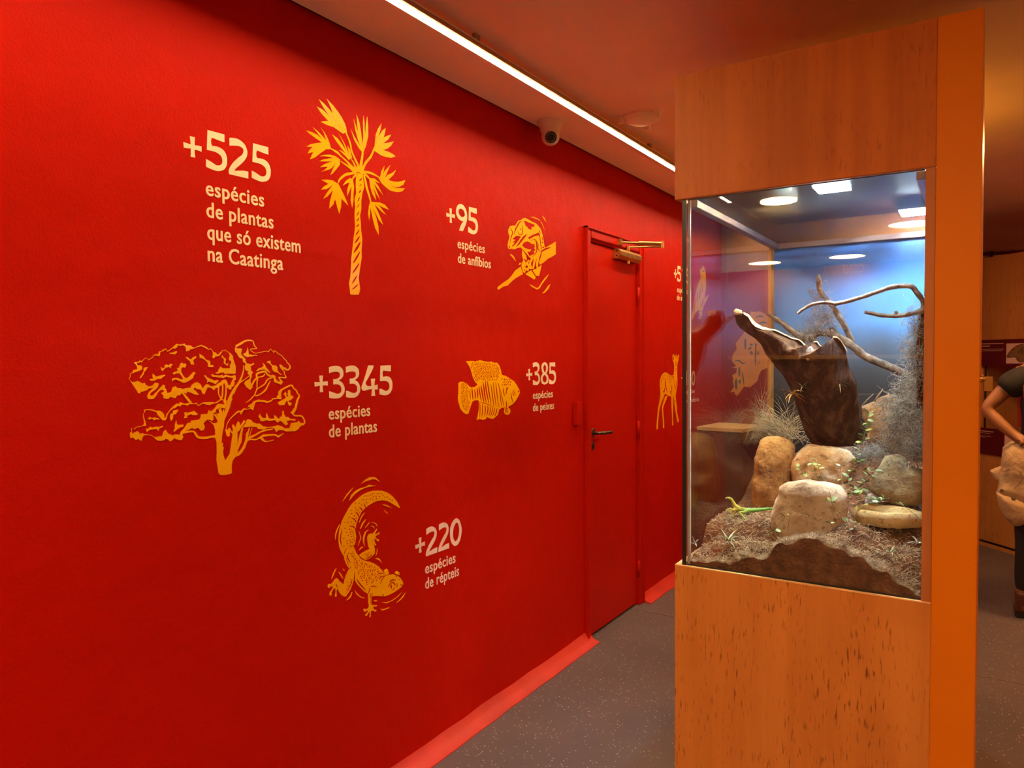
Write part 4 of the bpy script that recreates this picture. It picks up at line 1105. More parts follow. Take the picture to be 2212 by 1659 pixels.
def lizard_mat():
    m, nt, b = nodes('green lizard skin'); L = nt.links
    tc = nt.nodes.new('ShaderNodeTexCoord'); sx = nt.nodes.new('ShaderNodeSeparateXYZ'); L.new(tc.outputs['Generated'], sx.inputs[0])
    r_ = nt.nodes.new('ShaderNodeValToRGB'); cr = r_.color_ramp
    cr.elements[0].position = 0.0; cr.elements[0].color = (0.62, 0.30, 0.12, 1)
    cr.elements[1].position = 1.0; cr.elements[1].color = (0.05, 0.36, 0.06, 1)
    for p, c in ((0.10, (0.30, 0.42, 0.05)), (0.17, (0.62, 0.52, 0.07)), (0.30, (0.44, 0.46, 0.07)), (0.5, (0.20, 0.42, 0.07))):
        e = cr.elements.new(p); e.color = (*c, 1)
    L.new(sx.outputs['X'], r_.inputs[0])
    n = nt.nodes.new('ShaderNodeTexNoise'); n.inputs['Scale'].default_value = 180; n.inputs['Detail'].default_value = 3
    L.new(tc.outputs['Object'], n.inputs['Vector'])
    sp = nt.nodes.new('ShaderNodeValToRGB'); sp.color_ramp.elements[0].position = 0.30; sp.color_ramp.elements[1].position = 0.40
    sp.color_ramp.elements[0].color = (0.25, 0.25, 0.2, 1); sp.color_ramp.elements[1].color = (1, 1, 1, 1)
    L.new(n.outputs['Fac'], sp.inputs[0])
    x = nt.nodes.new('ShaderNodeMix'); x.data_type = 'RGBA'; x.blend_type = 'MULTIPLY'; x.inputs['Factor'].default_value = 0.8
    L.new(r_.outputs[0], x.inputs[6]); L.new(sp.outputs[0], x.inputs[7]); L.new(x.outputs[2], b.inputs['Base Color'])
    bp = nt.nodes.new('ShaderNodeBump'); bp.inputs['Strength'].default_value = 0.4; bp.inputs['Distance'].default_value = 0.002
    L.new(n.outputs['Fac'], bp.inputs['Height']); L.new(bp.outputs[0], b.inputs['Normal'])
    b.inputs['Roughness'].default_value = 0.45
    return m
lp = lz(1150, 480, 2.38)
liz = empty('green_lizard', lp, 'small green lizard with raised yellow head on the soil behind the left glass', 'lizard')
me = skin_mesh('lizard_body', [tuple(v - lp) for v in V], E_, RR, 6)
link('lizard_body', me, lizard_mat(), liz, True)
ec = lz(852, 126, 2.366)
MB().lathe([(0.0001, -.0013), (.0009, -.0009), (.0013, 0), (.0009, .0009), (.0001, .0013)], Matrix.Translation(ec), 10).build('eye', M_black, liz, smooth=True)
# ------------------------------------------------------------------ wall graphics (vinyl cut-outs lying on the red wall)
M_vin = mat('golden yellow vinyl', (0.94, 0.46, 0.001), 0.24, spec=0.45, var=0.03, vscale=4, bump=0.35, bscale=90, bdist=0.004)
M_cream = mat('cream vinyl lettering', (0.94, 0.74, 0.44), 0.42, var=0.02, vscale=5, bump=0.15, bscale=90, bdist=0.003)
M_pinkwhite = mat('pinkish white vinyl lettering', (0.92, 0.70, 0.62), 0.42, var=0.02, vscale=5, bump=0.15, bscale=90, bdist=0.003)
TH = 0.0007            # vinyl thickness

def crop(ox, oy, s):
    return lambda p: (ox + p[0] / s, oy + p[1] / s)
def rib(pts, w, taper=True, sub=4):
    """ribbon outline around a polyline, in the units of pts; w: width or list of widths"""
    base = [Vector(p) for p in pts]
    n0 = len(base)
    wl = list(w) if isinstance(w, (list, tuple)) else None
    P = catmull(pts, sub, False, 3.0) if n0 > 2 else base
    n = len(P); L = []; R_ = []
    for i, p in enumerate(P):
        t = P[min(i + 1, n - 1)] - P[max(i - 1, 0)]
        if t.length < 1e-9: t = Vector((1, 0))
        t.normalize(); nn = Vector((-t.y, t.x)); u = i / (n - 1)
        if wl:
            q = u * (n0 - 1); k = min(int(q), n0 - 2); ww = wl[k] + (wl[k + 1] - wl[k]) * (q - k)
        else:
            ww = w * (max(0.12, 1 - abs(2 * u - 1) ** 2.2) if taper else 1.0)
        L.append(p + nn * ww * 0.5); R_.append(p - nn * ww * 0.5)
    return L + R_[::-1]
def disc(c, rx, ry=None, n=10):
    ry = ry or rx
    return [(c[0] + rx * math.cos(2 * math.pi * k / n), c[1] + ry * math.sin(2 * math.pi * k / n)) for k in range(n)]
def inside(p, poly):
    c = False; j = len(poly) - 1
    for i in range(len(poly)):
        a, b = poly[i], poly[j]
        if (a[1] > p[1]) != (b[1] > p[1]) and p[0] < (b[0] - a[0]) * (p[1] - a[1]) / (b[1] - a[1]) + a[0]: c = not c
        j = i
    return c
def dashes(poly, sx, sy, w, l, ang, seed, jit=0.3):
    r = random.Random(seed); out = []
    x0 = min(p[0] for p in poly); x1 = max(p[0] for p in poly); y0 = min(p[1] for p in poly); y1 = max(p[1] for p in poly)
    y = y0; row = 0
    while y < y1:
        x = x0 + (row % 2) * sx * 0.5
        while x < x1:
            c = (x + r.uniform(-jit, jit) * sx, y + r.uniform(-jit, jit) * sy)
            if inside(c, poly):
                a = ang + r.uniform(-0.3, 0.3); ll = l * r.uniform(0.7, 1.3)
                d = (math.cos(a) * ll / 2, math.sin(a) * ll / 2)
                out.append(rib([(c[0] - d[0], c[1] - d[1]), c, (c[0] + d[0], c[1] + d[1])], w * r.uniform(0.7, 1.2)))
            x += sx
        y += sy; row += 1
    return out

def onwall(px, py, lift):
    p = atX(px, py, W); return Vector((W + lift, p.y, p.z))
def onend(px, py, lift):
    p = atY(px, py, Y_END); return Vector((p.x, Y_END - lift, p.z))

def sheet(groups, to3, lift0, th):
    """groups: list of [outline, hole, hole...] already in target 2D coords; to3(x, y, lift)"""
    mb = MB()
    for gi, g in enumerate(groups):
        dl = (gi % 13) * 2.5e-5
        loops = [[Vector((p[0], p[1], 0)) for p in lp] for lp in g]
        tris = tessellate_polygon(loops)
        flat = [p for lp in loops for p in lp]
        n = len(flat)
        vs = [to3(p.x, p.y, lift0 + th + dl) for p in flat] + [to3(p.x, p.y, lift0) for p in flat]
        fs = [tuple(t) for t in tris]
        k = 0
        for lp in loops:
            m_ = len(lp)
            for i in range(m_):
                a = k + i; b = k + (i + 1) % m_
                fs.append((a, b, b + n, a + n))
            k += m_
        mb.add(vs, fs)
    return mb

def figure(name, label, shapes, marks, to3=None, mt=None, mk=None, cat='wall graphic'):
    """shapes / marks: lists of (mapper, [outline, ...])"""
    to3 = to3 or onwall
    gs = [[[mp(p) for p in o]] for mp, ol in shapes for o in ol]
    c = to3(*[sum(q) / len(q) for q in zip(*gs[0][0])], 0.0)
    e = empty(name, c, label, cat)
    sheet(gs, to3, 0.0001, TH).build('silhouette', mt or M_vin, e)
    if marks:
        gm = [[[mp(p) for p in o]] for mp, ol in marks for o in ol]
        sheet(gm, to3, 0.0001 + TH, 0.0006).build('incised_marks', mk or M_red, e)['kind'] = 'stuff'
    return e

# ---- palm
c1 = crop(655, 205, 9.617); c2 = crop(685, 360, 11.06); c3 = crop(740, 380, 6.383)
palm1 = [
 [(320,88),(440,190),(540,300),(605,385),(575,280),(485,80),(620,220),(720,350),(800,470),(860,590),(890,680),(905,790),(870,785),(850,795),(825,808),(740,750),(630,670),(500,630),(420,590),(362,562),(430,542),(490,540),(520,545),(450,470),(360,370),(280,240),(400,305),(450,350),(520,430),(450,320),(390,220)],
 rib([(885,785),(950,940),(980,1040),(1000,1150),(1050,1280),(1130,1450),(1165,1580)], [26,26,30,28,32,38,46], False),
 [(50,735),(180,775),(290,830),(345,880),(398,925),(330,840),(190,665),(300,755),(400,860),(475,942),(430,800),(360,678),(440,780),(510,910),(542,1000),(575,1112),(555,1128),(470,1130),(370,1200),(240,1300),(135,1340),(165,1280),(205,1185),(90,1215),(130,1140),(195,1080),(60,1075),(150,1025),(280,1000),(390,990),(260,905),(120,800)],
 rib([(560,1108),(690,1185),(740,1230),(800,1290),(900,1380),(1000,1490),(1100,1600)], [16,46,34,22,30,52,80], False),
 [(345,1275),(430,1245),(550,1240),(660,1270),(760,1340),(762,1440),(690,1540),(600,1640),(562,1664),(610,1545),(675,1418),(600,1510),(540,1550),(375,1597),(440,1560),(512,1490),(345,1506),(430,1445),(520,1405),(612,1385),(460,1383),(330,1380),(400,1345),(480,1330),(618,1310),(530,1285),(440,1272)],
 rib([(768,1372),(850,1430),(960,1505),(1060,1590),(1120,1640)], [10,28,40,64,70], False),
 [(595,820),(710,900),(800,1020),(893,1172),(830,1000),(735,805),(830,960),(890,1090),(950,1238),(930,1140),(910,1045),(970,1130),(995,1230),(1012,1312),(975,1330),(945,1355),(880,1280),(800,1200),(735,1140),(800,1165),(892,1230),(800,1120),(680,960)],
 rib([(985,1330),(1040,1400),(1075,1480),(1130,1590)], [16,26,34,60], False),
 [(980,700),(1060,870),(1180,1060),(1130,920),(1080,740),(1040,490),(1090,640),(1135,770),(1115,600),(1105,405),(1160,560),(1190,720),(1228,1030),(1245,870),(1238,600),(1245,425),(1270,560),(1272,720),(1283,850),(1295,640),(1325,450),(1345,650),(1345,860),(1300,1060),(1250,1180),(1215,1180),(1150,1110),(1060,950)],
 rib([(1232,1165),(1226,1260),(1205,1400),(1195,1500),(1185,1620)], [32,40,54,70,84], False),
 [(1625,590),(1600,730),(1565,855),(1640,740),(1710,685),(1695,790),(1665,890),(1740,850),(1822,828),(1760,930),(1660,1008),(1780,990),(1878,962),(1820,1060),(1740,1120),(1650,1142),(1760,1180),(1840,1215),(1915,1275),(1830,1308),(1730,1295),(1620,1260),(1530,1200),(1475,1165),(1445,1130),(1480,1060),(1490,950),(1500,830),(1550,700)],
 rib([(1462,1140),(1430,1220),(1380,1310),(1310,1390),(1260,1480),(1215,1590)], [38,36,50,54,46,70], False),
]
palm2 = [
 [(740,0),(870,125),(900,180),(960,200),(1085,190),(1120,150),(1090,95),(1140,0)],
 [(90,315),(240,308),(370,330),(440,375),(500,410),(530,460),(600,600),(680,770),(740,930),(660,850),(580,765),(570,950),(527,1130),(480,980),(428,780),(380,910),(288,1005),(300,850),(340,700),(372,555),(310,640),(240,715),(145,768),(230,630),(310,520),(380,425),(300,490),(210,538),(90,550),(170,465),(270,415),(180,360)],
 rib([(500,395),(545,300),(660,200),(740,175),(900,150)], [14,50,62,66,60], False),
 [(840,290),(855,330),(880,480),(865,650),(865,820),(835,985),(800,800),(810,640),(822,470),(770,580),(712,710),(720,530),(775,375),(700,400),(610,455),(680,345),(780,272)],
 rib([(845,305),(870,255),(930,195),(990,150)], [26,40,56,64], False),
 [(1465,280),(1505,245),(1535,100),(1605,-20),(1590,90),(1565,225),(1600,120),(1744,-41),(1690,90),(1612,280),(1680,200),(1790,150),(1880,78),(1830,185),(1700,318),(1800,350),(1910,365),(2000,350),(2105,322),(2055,430),(1970,480),(1880,495),(1770,460),(1880,510),(2095,518),(2030,590),(1930,608),(1830,598),(1730,565),(1640,495),(1540,400)],
 rib([(1495,265),(1330,175),(1230,140),(1080,115)], [20,52,56,50], False),
 [(1240,270),(1370,285),(1500,400),(1440,380),(1370,345),(1450,450),(1580,695),(1470,560),(1350,405),(1420,580),(1502,798),(1410,650),(1328,490),(1380,650),(1405,805),(1310,640),(1270,500)],
 rib([(1245,285),(1180,215),(1110,150)], [28,50,54], False),
 [(1265,835),(1500,855),(1615,910),(1715,1030),(1600,990),(1430,905),(1510,970),(1580,1070),(1655,1160),(1550,1090),(1365,905),(1450,1080),(1510,1220),(1572,1390),(1470,1270),(1330,990),(1400,1180),(1460,1430),(1468,1635),(1385,1480),(1320,1220),(1270,985),(1260,1130),(1240,1280),(1218,1120),(1232,960)],
 rib([(1278,845),(1240,690),(1180,500),(1150,350),(1110,200)], [26,42,50,48,40], False),
]
trunk = [[(192,-45),(180,60),(180,150),(187,235),(163,320),(173,430),(163,500),(165,600),(172,700),(150,860),(135,1000),(118,1150),(112,1280),(106,1390),(88,1480),(107,1635),(170,1642),(222,1635),(240,1560),(220,1410),(240,1260),(262,1120),(258,1040),(270,870),(252,740),(250,660),(238,550),(255,460),(255,350),(270,240),(295,160),(285,40),(275,-45)]]
tm = [rib([(a, b), ((a + c) / 2 + 2, (b + d) / 2 + 2), (c, d)], w) for a, b, c, d, w in ((262,32,228,70,17),(258,112,228,143,11),(252,195,218,234,17),(232,292,202,355,13),(230,385,192,440,9),(225,490,188,548,12),(223,577,190,628,15),(225,662,182,705,17),(228,738,176,820,17),(233,830,163,930,21),(243,910,150,1062,30),(237,1040,142,1203,24),(227,1200,132,1345,22),(195,1372,126,1485,19),(213,1490,125,1570,16))]
pm2 = [rib([(952,215),(955,135),(1000,145),(1030,175)], 16), rib([(1085,215),(1105,300),(1110,380)], 12)]
figure('palm_graphic', 'yellow cut-out of a tall fan palm on the red wall, beside the +525 lettering', [(c1, palm1), (c2, palm2), (c3, trunk)], [(c3, tm), (c2, pm2)])

# ---- broad tree
t1 = crop(270, 730, 9.217); t2 = crop(270, 850, 9.217); t3 = crop(480, 725, 11.642); t4 = crop(480, 830, 11.642); t5 = crop(440, 860, 9.481)
T1 = [
 rib([(75,820),(105,760),(95,715),(125,705),(155,685)], 11, False, 1),
 [(150,690),(155,650),(175,635),(240,625),(240,580),(215,530),(178,490),(230,475),(260,480),(290,450),(320,460),(338,455),(335,497),(300,472),(265,502),(220,497),(250,545),(320,545),(345,590),(320,640),(250,665),(190,685),(170,702)],
 rib([(335,465),(410,395),(475,435),(575,365)], 11, False, 1),
 [(540,350),(600,325),(660,320),(680,265),(745,255),(740,230),(770,235),(810,212),(848,262),(950,185),(1020,120),(1090,130),(1160,122),(1180,108),(1210,145),(1310,150),(1330,175),(1388,203),(1350,215),(1300,225),(1290,245),(1215,270),(1210,200),(1190,165),(1140,147),(1100,162),(1045,147),(1040,180),(990,215),(958,202),(845,277),(833,258),(808,230),(772,250),(750,268),(700,277),(695,320),(685,362),(630,352)],
 rib([(1380,202),(1440,172),(1490,157)], 15, False, 1), rib([(1480,165),(1510,147),(1560,170),(1610,190),(1668,238)], [12,24,26,26,12], False, 1),
 rib([(1665,235),(1700,208),(1750,268)], 10, False, 1),
 [(1740,258),(1775,290),(1805,288),(1830,330),(1870,320),(1900,278),(1932,273),(1900,322),(1870,356),(1800,370),(1760,405),(1735,385),(1750,330)],
 rib([(1925,280),(1935,245),(1975,262),(1985,235),(2060,292)], 10, False, 1),
 [(2040,268),(2100,310),(2145,360),(2150,420),(2185,520),(2200,560),(2200,690),(2185,715),(2100,710),(1990,718),(1960,690),(1900,690),(1860,712),(1790,702),(1850,675),(1865,620),(1885,605),(1890,575),(1920,580),(1930,600),(2000,605),(2090,600),(2085,545),(2115,500),(2105,450),(2070,450),(2070,400),(2085,340)],
 [(1935,340),(1955,380),(2010,420),(1995,470),(2000,510),(2035,520),(2055,490),(2040,555),(1985,525),(1960,500),(1970,450),(1960,410),(1920,385)],
 [(1710,740),(1740,718),(1770,740),(1850,745),(1890,750),(1930,728),(1950,760),(2000,730),(2100,760),(2195,740),(2205,830),(2165,850),(2180,880),(2165,950),(2120,980),(2105,1030),(2080,1025),(2005,975),(1990,915),(2040,930),(2095,940),(2130,850),(2160,800),(2080,785),(2010,770),(1960,800),(1900,790),(1850,785),(1790,775),(1740,772)],
 [(75,820),(130,875),(185,880),(250,855),(300,880),(350,910),(385,890),(420,940),(480,965),(540,950),(570,920),(600,885),(670,908),(650,980),(600,1030),(515,1088),(490,1130),(520,1150),(560,1140),(620,1080),(700,990),(760,930),(795,950),(790,980),(820,1030),(835,1090),(850,1100),(920,1070),(940,1000),(960,975),(1010,960),(1035,995),(1115,1000),(1140,1020),(1200,1000),(1310,985),(1320,940),(1390,890),(1440,880),(1500,920),(1525,970),(1530,1005),(1560,985),(1600,930),(1650,920),(1710,965),(1800,945),(1860,900),(1900,880),(1940,840),(2000,825),(2030,870),(2048,925),(2010,975),(1990,945),(1975,895),(1960,920),(1900,950),(1860,985),(1800,1000),(1770,1040),(1700,990),(1640,985),(1610,1050),(1580,1120),(1540,1110),(1510,1030),(1440,1020),(1380,985),(1360,1020),(1400,1050),(1475,1135),(1400,1130),(1310,1090),(1230,1070),(1220,1110),(1180,1095),(1110,1110),(1100,1135),(1030,1150),(1010,1195),(890,1175),(870,1205),(820,1215),(760,1195),(765,1150),(720,1100),(780,1060),(750,1030),(700,1040),(650,1090),(620,1150),(570,1210),(510,1220),(455,1210),(437,1165),(472,1085),(595,965),(540,1000),(480,1005),(440,1035),(380,1060),(305,1075),(300,1108),(255,1095),(240,1060),(200,1000),(150,930)],
 [(870,300),(960,285),(1025,260),(1030,290),(1000,325),(900,318)],
 [(1190,380),(1240,380),(1310,430),(1350,385),(1410,360),(1415,395),(1355,440),(1375,530),(1310,528),(1290,460),(1250,430)],
 [(1480,315),(1560,365),(1600,425),(1690,460),(1700,545),(1755,540),(1755,578),(1690,580),(1650,570),(1650,500),(1590,440),(1520,400),(1485,400)],
 [(710,570),(735,600),(790,590),(785,545),(830,530),(870,550),(900,510),(950,530),(915,560),(905,600),(870,575),(800,600),(745,660),(720,640)],
 [(945,700),(990,675),(1050,655),(1030,610),(1070,590),(1100,510),(1130,492),(1160,510),(1200,508),(1220,540),(1190,595),(1150,580),(1115,610),(1115,670),(1150,740),(1200,800),(1250,790),(1300,740),(1345,690),(1370,672),(1405,705),(1370,740),(1350,800),(1280,850),(1200,890),(1150,890),(1090,860),(1020,830),(960,840),(945,870),(928,820),(960,800),(1040,795),(1110,825),(1155,820),(1130,770),(1080,700),(1020,705),(970,730)],
 [(545,710),(580,735),(620,770),(700,750),(790,730),(800,745),(735,790),(720,812),(650,815),(580,850),(520,855),(485,835),(500,815),(560,810),(545,770)],
 [(365,610),(400,585),(460,585),(430,610),(415,650),(380,670),(375,715),(310,800),(290,800),(350,700),(370,650)],
 [(1570,750),(1590,738),(1640,790),(1690,810),(1740,830),(1770,850),(1830,835),(1865,850),(1830,890),(1800,920),(1740,890),(1660,870),(1625,895),(1640,850)],
 rib([(1860,975),(1862,1110),(1905,1200)], [24,20,20], False), rib([(1940,920),(1942,1060),(1930,1170),(1895,1240)], [26,26,28,34], False),
 rib([(1998,890),(2010,1050),(1990,1200),(1975,1290)], [20,26,28,40], False), rib([(1150,1100),(1240,1210),(1315,1300)], [30,48,42], False)]
T2 = [
 rib([(390,378),(388,335),(440,322),(540,330),(630,362)], [14,18,18,22,26], False),
 [(610,345),(680,340),(740,370),(780,430),(785,490),(800,490),(830,400),(860,370),(920,290),(985,230),(1030,200),(1080,205),(1090,172),(1130,185),(1190,205),(1260,190),(1342,190),(1340,212),(1270,215),(1250,245),(1180,222),(1120,225),(1110,258),(1040,250),(1000,290),(950,300),(900,340),(850,410),(825,500),(800,535),(740,530),(690,470),(650,430)],
 rib([(1335,200),(1400,207),(1415,187),(1460,243),(1525,198)], 13, False, 2),
 [(1500,205),(1550,178),(1670,170),(1740,172),(1800,180),(1900,120),(1950,113),(1990,140),(1985,178),(1950,132),(1900,137),(1830,190),(1770,200),(1680,230),(1620,225),(1560,200)],
 rib([(365,395),(365,460),(385,540),(398,605)], [10,14,22,34], False), [(385,560),(420,630),(415,645),(360,642)],
 rib([(365,638),(270,665),(220,670),(190,712),(125,688),(135,785)], 10, False, 1),
 [(120,765),(135,800),(190,775),(245,750),(275,770),(290,805),(350,788),(380,808),(440,815),(440,828),(370,835),(345,880),(325,940),(290,935),(265,900),(215,930),(185,905),(165,880),(110,890),(95,830),(100,775)],
 rib([(435,822),(510,830),(550,850),(595,880)], 11, False, 1),
 [(560,855),(590,868),(740,845),(765,760),(805,720),(850,790),(945,835),(1000,815),(1090,820),(1110,760),(1170,700),(1240,595),(1310,575),(1315,540),(1470,520),(1500,490),(1510,415),(1640,405),(1660,335),(1720,350),(1780,300),(1840,215),(1870,205),(1970,215),(2000,130),(2020,140),(2010,260),(1985,300),(1890,280),(1810,320),(1800,370),(1750,400),(1760,510),(1730,550),(1690,520),(1630,520),(1560,590),(1585,660),(1570,720),(1520,745),(1480,720),(1460,680),(1380,710),(1330,690),(1230,735),(1150,775),(1140,820),(1160,870),(1120,930),(1060,925),(980,890),(940,930),(890,955),(860,915),(800,900),(780,930),(700,940),(640,935),(590,895)],
 [(440,505),(475,490),(475,460),(540,490),(580,475),(670,495),(680,520),(620,515),(570,535),(540,500),(480,520)],
 [(1065,320),(1010,410),(960,420),(950,500),(915,550),(905,520),(895,480),(905,410),(950,390),(960,340)],
 [(1175,390),(1200,370),(1240,385),(1340,360),(1375,342),(1445,410),(1430,430),(1350,432),(1310,410),(1230,445),(1245,480),(1170,490),(1190,440)],
 [(1020,525),(1030,600),(1060,625),(1160,615),(1160,660),(1110,670),(1040,710),(990,755),(960,755),(990,700),(990,620)],
 [(415,690),(450,710),(500,660),(540,680),(620,660),(680,665),(755,640),(740,670),(680,700),(665,745),(620,705),(500,720),(430,765)],
 rib([(1140,790),(1210,768),(1320,755),(1375,765),(1420,835),(1480,878),(1620,880),(1720,860),(1810,855)], [36,40,38,40,46,46,44,44,60], False)]
T3 = [
 rib([(265,1460),(330,1320),(410,1200),(470,1080),(515,950),(535,840),(528,740)], [58,56,50,44,32,24,8], False),
 rib([(415,1200),(560,1100),(690,1000)], [30,18,12], False),
 rib([(345,265),(480,190),(610,122),(760,132),(790,210),(820,275),(870,322),(720,338),(715,370),(790,430),(860,440),(990,415),(1110,390),(1155,412),(1200,350),(1230,350),(1300,430),(1315,370),(1400,450),(1500,510),(1560,590),(1610,630),(1620,670),(1690,740),(1700,810),(1650,862),(1590,855),(1510,815)], [50,52,40,28,28,28,20,22,18,16,15,14,13,12,12,12,12,12,14,16,20,20,24,26,32,40,34,24], False, 2),
 [(345,240),(315,330),(325,410),(370,450),(400,520),(440,560),(510,580),(520,660),(580,700),(585,735),(555,770),(575,850),(610,890),(660,890),(630,945),(690,1000),(690,1085),(580,1150),(550,1210),(600,1290),(700,1365),(765,1290),(745,1230),(720,1210),(705,1130),(740,1020),(735,980),(770,920),(720,880),(710,770),(800,720),(795,685),(730,715),(620,700),(580,650),(585,590),(530,530),(470,470),(475,410),(500,350),(460,320),(390,325),(350,305)],
 [(515,465),(590,430),(625,360),(640,290),(655,380),(665,470),(770,490),(830,478),(880,490),(870,508),(800,500),(760,525),(690,525),(630,545),(570,520)],
 rib([(745,1240),(800,1140),(862,1060),(865,970),(950,925),(1080,905),(1130,975),(1230,1030)], [40,40,34,44,48,44,40,40], False),
 [(1200,1010),(1270,985),(1330,1010),(1335,1080),(1400,1150),(1460,1150),(1400,1050),(1440,1030),(1590,1048),(1545,950),(1560,902),(1575,908),(1562,950),(1618,1040),(1590,1078),(1440,1060),(1525,1160),(1480,1235),(1300,1165),(1285,1060)],
 [(1440,725),(1480,730),(1540,790),(1600,810),(1640,850),(1600,870),(1510,838),(1570,902),(1550,912),(1470,830),(1440,770)],
 [(1000,685),(1060,720),(1100,800),(1200,920),(1190,940),(1140,900),(1050,850),(930,870),(870,900),(860,875),(920,820),(1000,800),(1040,750)],
 [(1110,670),(1150,640),(1210,632),(1215,700),(1260,745),(1350,750),(1385,800),(1385,870),(1420,930),(1490,980),(1460,988),(1390,930),(1310,915),(1265,870),(1245,800),(1240,760),(1190,710)],
 rib([(885,1045),(1000,1028),(1055,990),(1065,950)], [26,28,30,20], False), rib([(875,1350),(872,1180),(892,1040)], [20,26,44], False),
 rib([(830,1460),(880,1340),(1000,1270),(1080,1200),(1140,1100),(1260,1055)], [18,24,24,30,34,30], False),
 rib([(980,1460),(1090,1370),(1150,1240),(1215,1130)], [28,28,24,12], False)]
T4 = [
 rib([(30,830),(110,640),(165,420),(250,220),(330,80),(410,-20)], [40,72,74,60,52,50], False),
 rib([(590,470),(700,390),(800,290),(880,285),(1000,220),(1100,110),(1165,-5)], [10,18,22,28,26,26,26], False),
 rib([(812,270),(870,110),(876,-5)], [26,18,16], False), rib([(870,130),(960,60),(1070,-10)], [20,18,22], False),
 rib([(95,1110),(130,980),(200,870),(300,770),(400,690),(480,685),(550,622),(620,630),(695,608)], [14,12,16,24,40,40,34,16,13], False),
 [(450,700),(515,690),(470,765),(440,720)],
 [(640,580),(660,540),(710,505),(730,510),(790,430),(920,380),(950,400),(1050,400),(1140,430),(1250,390),(1240,360),(1380,335),(1370,300),(1410,270),(1410,190),(1470,125),(1700,10),(1760,10),(1800,80),(1770,90),(1730,40),(1600,100),(1510,150),(1475,230),(1480,320),(1490,378),(1390,368),(1280,380),(1220,440),(1130,470),(1000,440),(880,445),(830,460),(800,550),(775,655),(700,610),(680,560)],
 rib([(1780,60),(1790,100),(1860,160),(1890,230),(1935,290),(1890,400),(1860,520),(1830,640)], [34,34,34,30,34,44,50,50], False),
 [(1830,595),(1840,670),(1790,740),(1730,740),(1715,700),(1770,660),(1775,620)],
 rib([(1755,725),(1830,790),(1980,795),(2050,880),(2072,960),(2030,1020)], [36,36,36,34,30,40], False),
 [(500,1080),(590,980),(600,930),(630,880),(720,890),(760,945),(850,990),(940,990),(1030,1060),(1150,1080),(1300,1060),(1340,1045),(1400,1030),(1500,1060),(1570,1110),(1690,1105),(1730,980),(1900,950),(1930,920),(1960,970),(2060,985),(2040,1030),(1970,1050),(1900,1140),(1830,1180),(1600,1185),(1540,1160),(1450,1150),(1400,1165),(1360,1200),(1330,1170),(1310,1110),(1240,1085),(1150,1100),(1040,1140),(970,1130),(900,1125),(870,1080),(720,1065),(600,1080)],
 [(70,1130),(100,1120),(120,1150),(145,1130),(170,1085),(200,1120),(250,1210),(270,1150),(245,1040),(275,1010),(340,1090),(360,1000),(400,925),(445,990),(435,1060),(480,1000),(545,900),(580,920),(570,960),(490,1060),(440,1150),(380,1205),(250,1250),(205,1200),(190,1180),(190,1290),(150,1320),(110,1300)],
 [(900,795),(935,785),(945,735),(970,800),(1020,850),(1100,850),(1100,770),(1120,725),(1140,790),(1180,860),(1240,870),(1310,865),(1300,775),(1350,800),(1400,860),(1440,860),(1450,820),(1500,810),(1510,720),(1505,670),(1545,670),(1545,740),(1590,820),(1660,825),(1710,870),(1840,880),(1835,915),(1700,905),(1620,930),(1650,1005),(1590,1035),(1490,940),(1450,920),(1390,960),(1355,940),(1330,895),(1180,925),(1120,900),(1010,935),(955,915),(945,860)],
 [(1395,460),(1590,350),(1600,330),(1545,250),(1590,185),(1610,240),(1615,310),(1660,300),(1635,240),(1660,210),(1640,170),(1690,135),(1710,170),(1715,280),(1770,290),(1790,330),(1720,400),(1660,415),(1670,450),(1740,465),(1735,520),(1690,540),(1655,510),(1640,430),(1615,410),(1560,520),(1430,530)]]
T5 = [[(300,1530),(290,1450),(260,1270),(265,1080),(262,900),(240,830),(210,795),(235,740),(230,640),(200,550),(150,500),(70,450),(140,480),(200,515),(260,510),(285,470),(250,400),(190,322),(240,325),(300,410),(270,350),(240,280),(280,330),(318,300),(300,220),(350,200),(380,300),(400,230),(420,240),(408,385),(440,300),(470,240),(500,80),(530,0),(590,0),(560,80),(530,200),(470,340),(420,460),(410,580),(385,700),(370,800),(365,915),(395,915),(390,1000),(412,1010),(395,1080),(400,1160),(440,1275),(530,1140),(560,950),(590,720),(600,700),(690,700),(690,970),(730,760),(780,600),(810,600),(790,700),(770,900),(720,1010),(680,1125),(750,1070),(810,970),(855,850),(870,720),(900,680),(930,600),(945,600),(920,700),(910,800),(930,800),(940,740),(980,620),(1000,595),(960,700),(945,780),(1050,740),(1130,690),(1220,650),(1320,635),(1420,620),(1410,645),(1300,665),(1180,700),(1080,760),(950,830),(1080,835),(1150,790),(1210,745),(1400,735),(1480,740),(1517,770),(1640,720),(1645,726),(1525,808),(1450,765),(1200,795),(1250,870),(1300,880),(1440,850),(1440,862),(1280,905),(1210,885),(1150,830),(1060,865),(950,860),(900,875),(875,930),(855,1000),(780,1120),(730,1170),(640,1210),(590,1280),(570,1380),(575,1530),(540,1555),(400,1578),(330,1570)]]
figure('tree_graphic', 'yellow cut-out of a wide spreading tree, leftmost illustration on the red wall', [(t5, T5), (t1, T1), (t2, T2), (t3, T3), (t4, T4)], [])

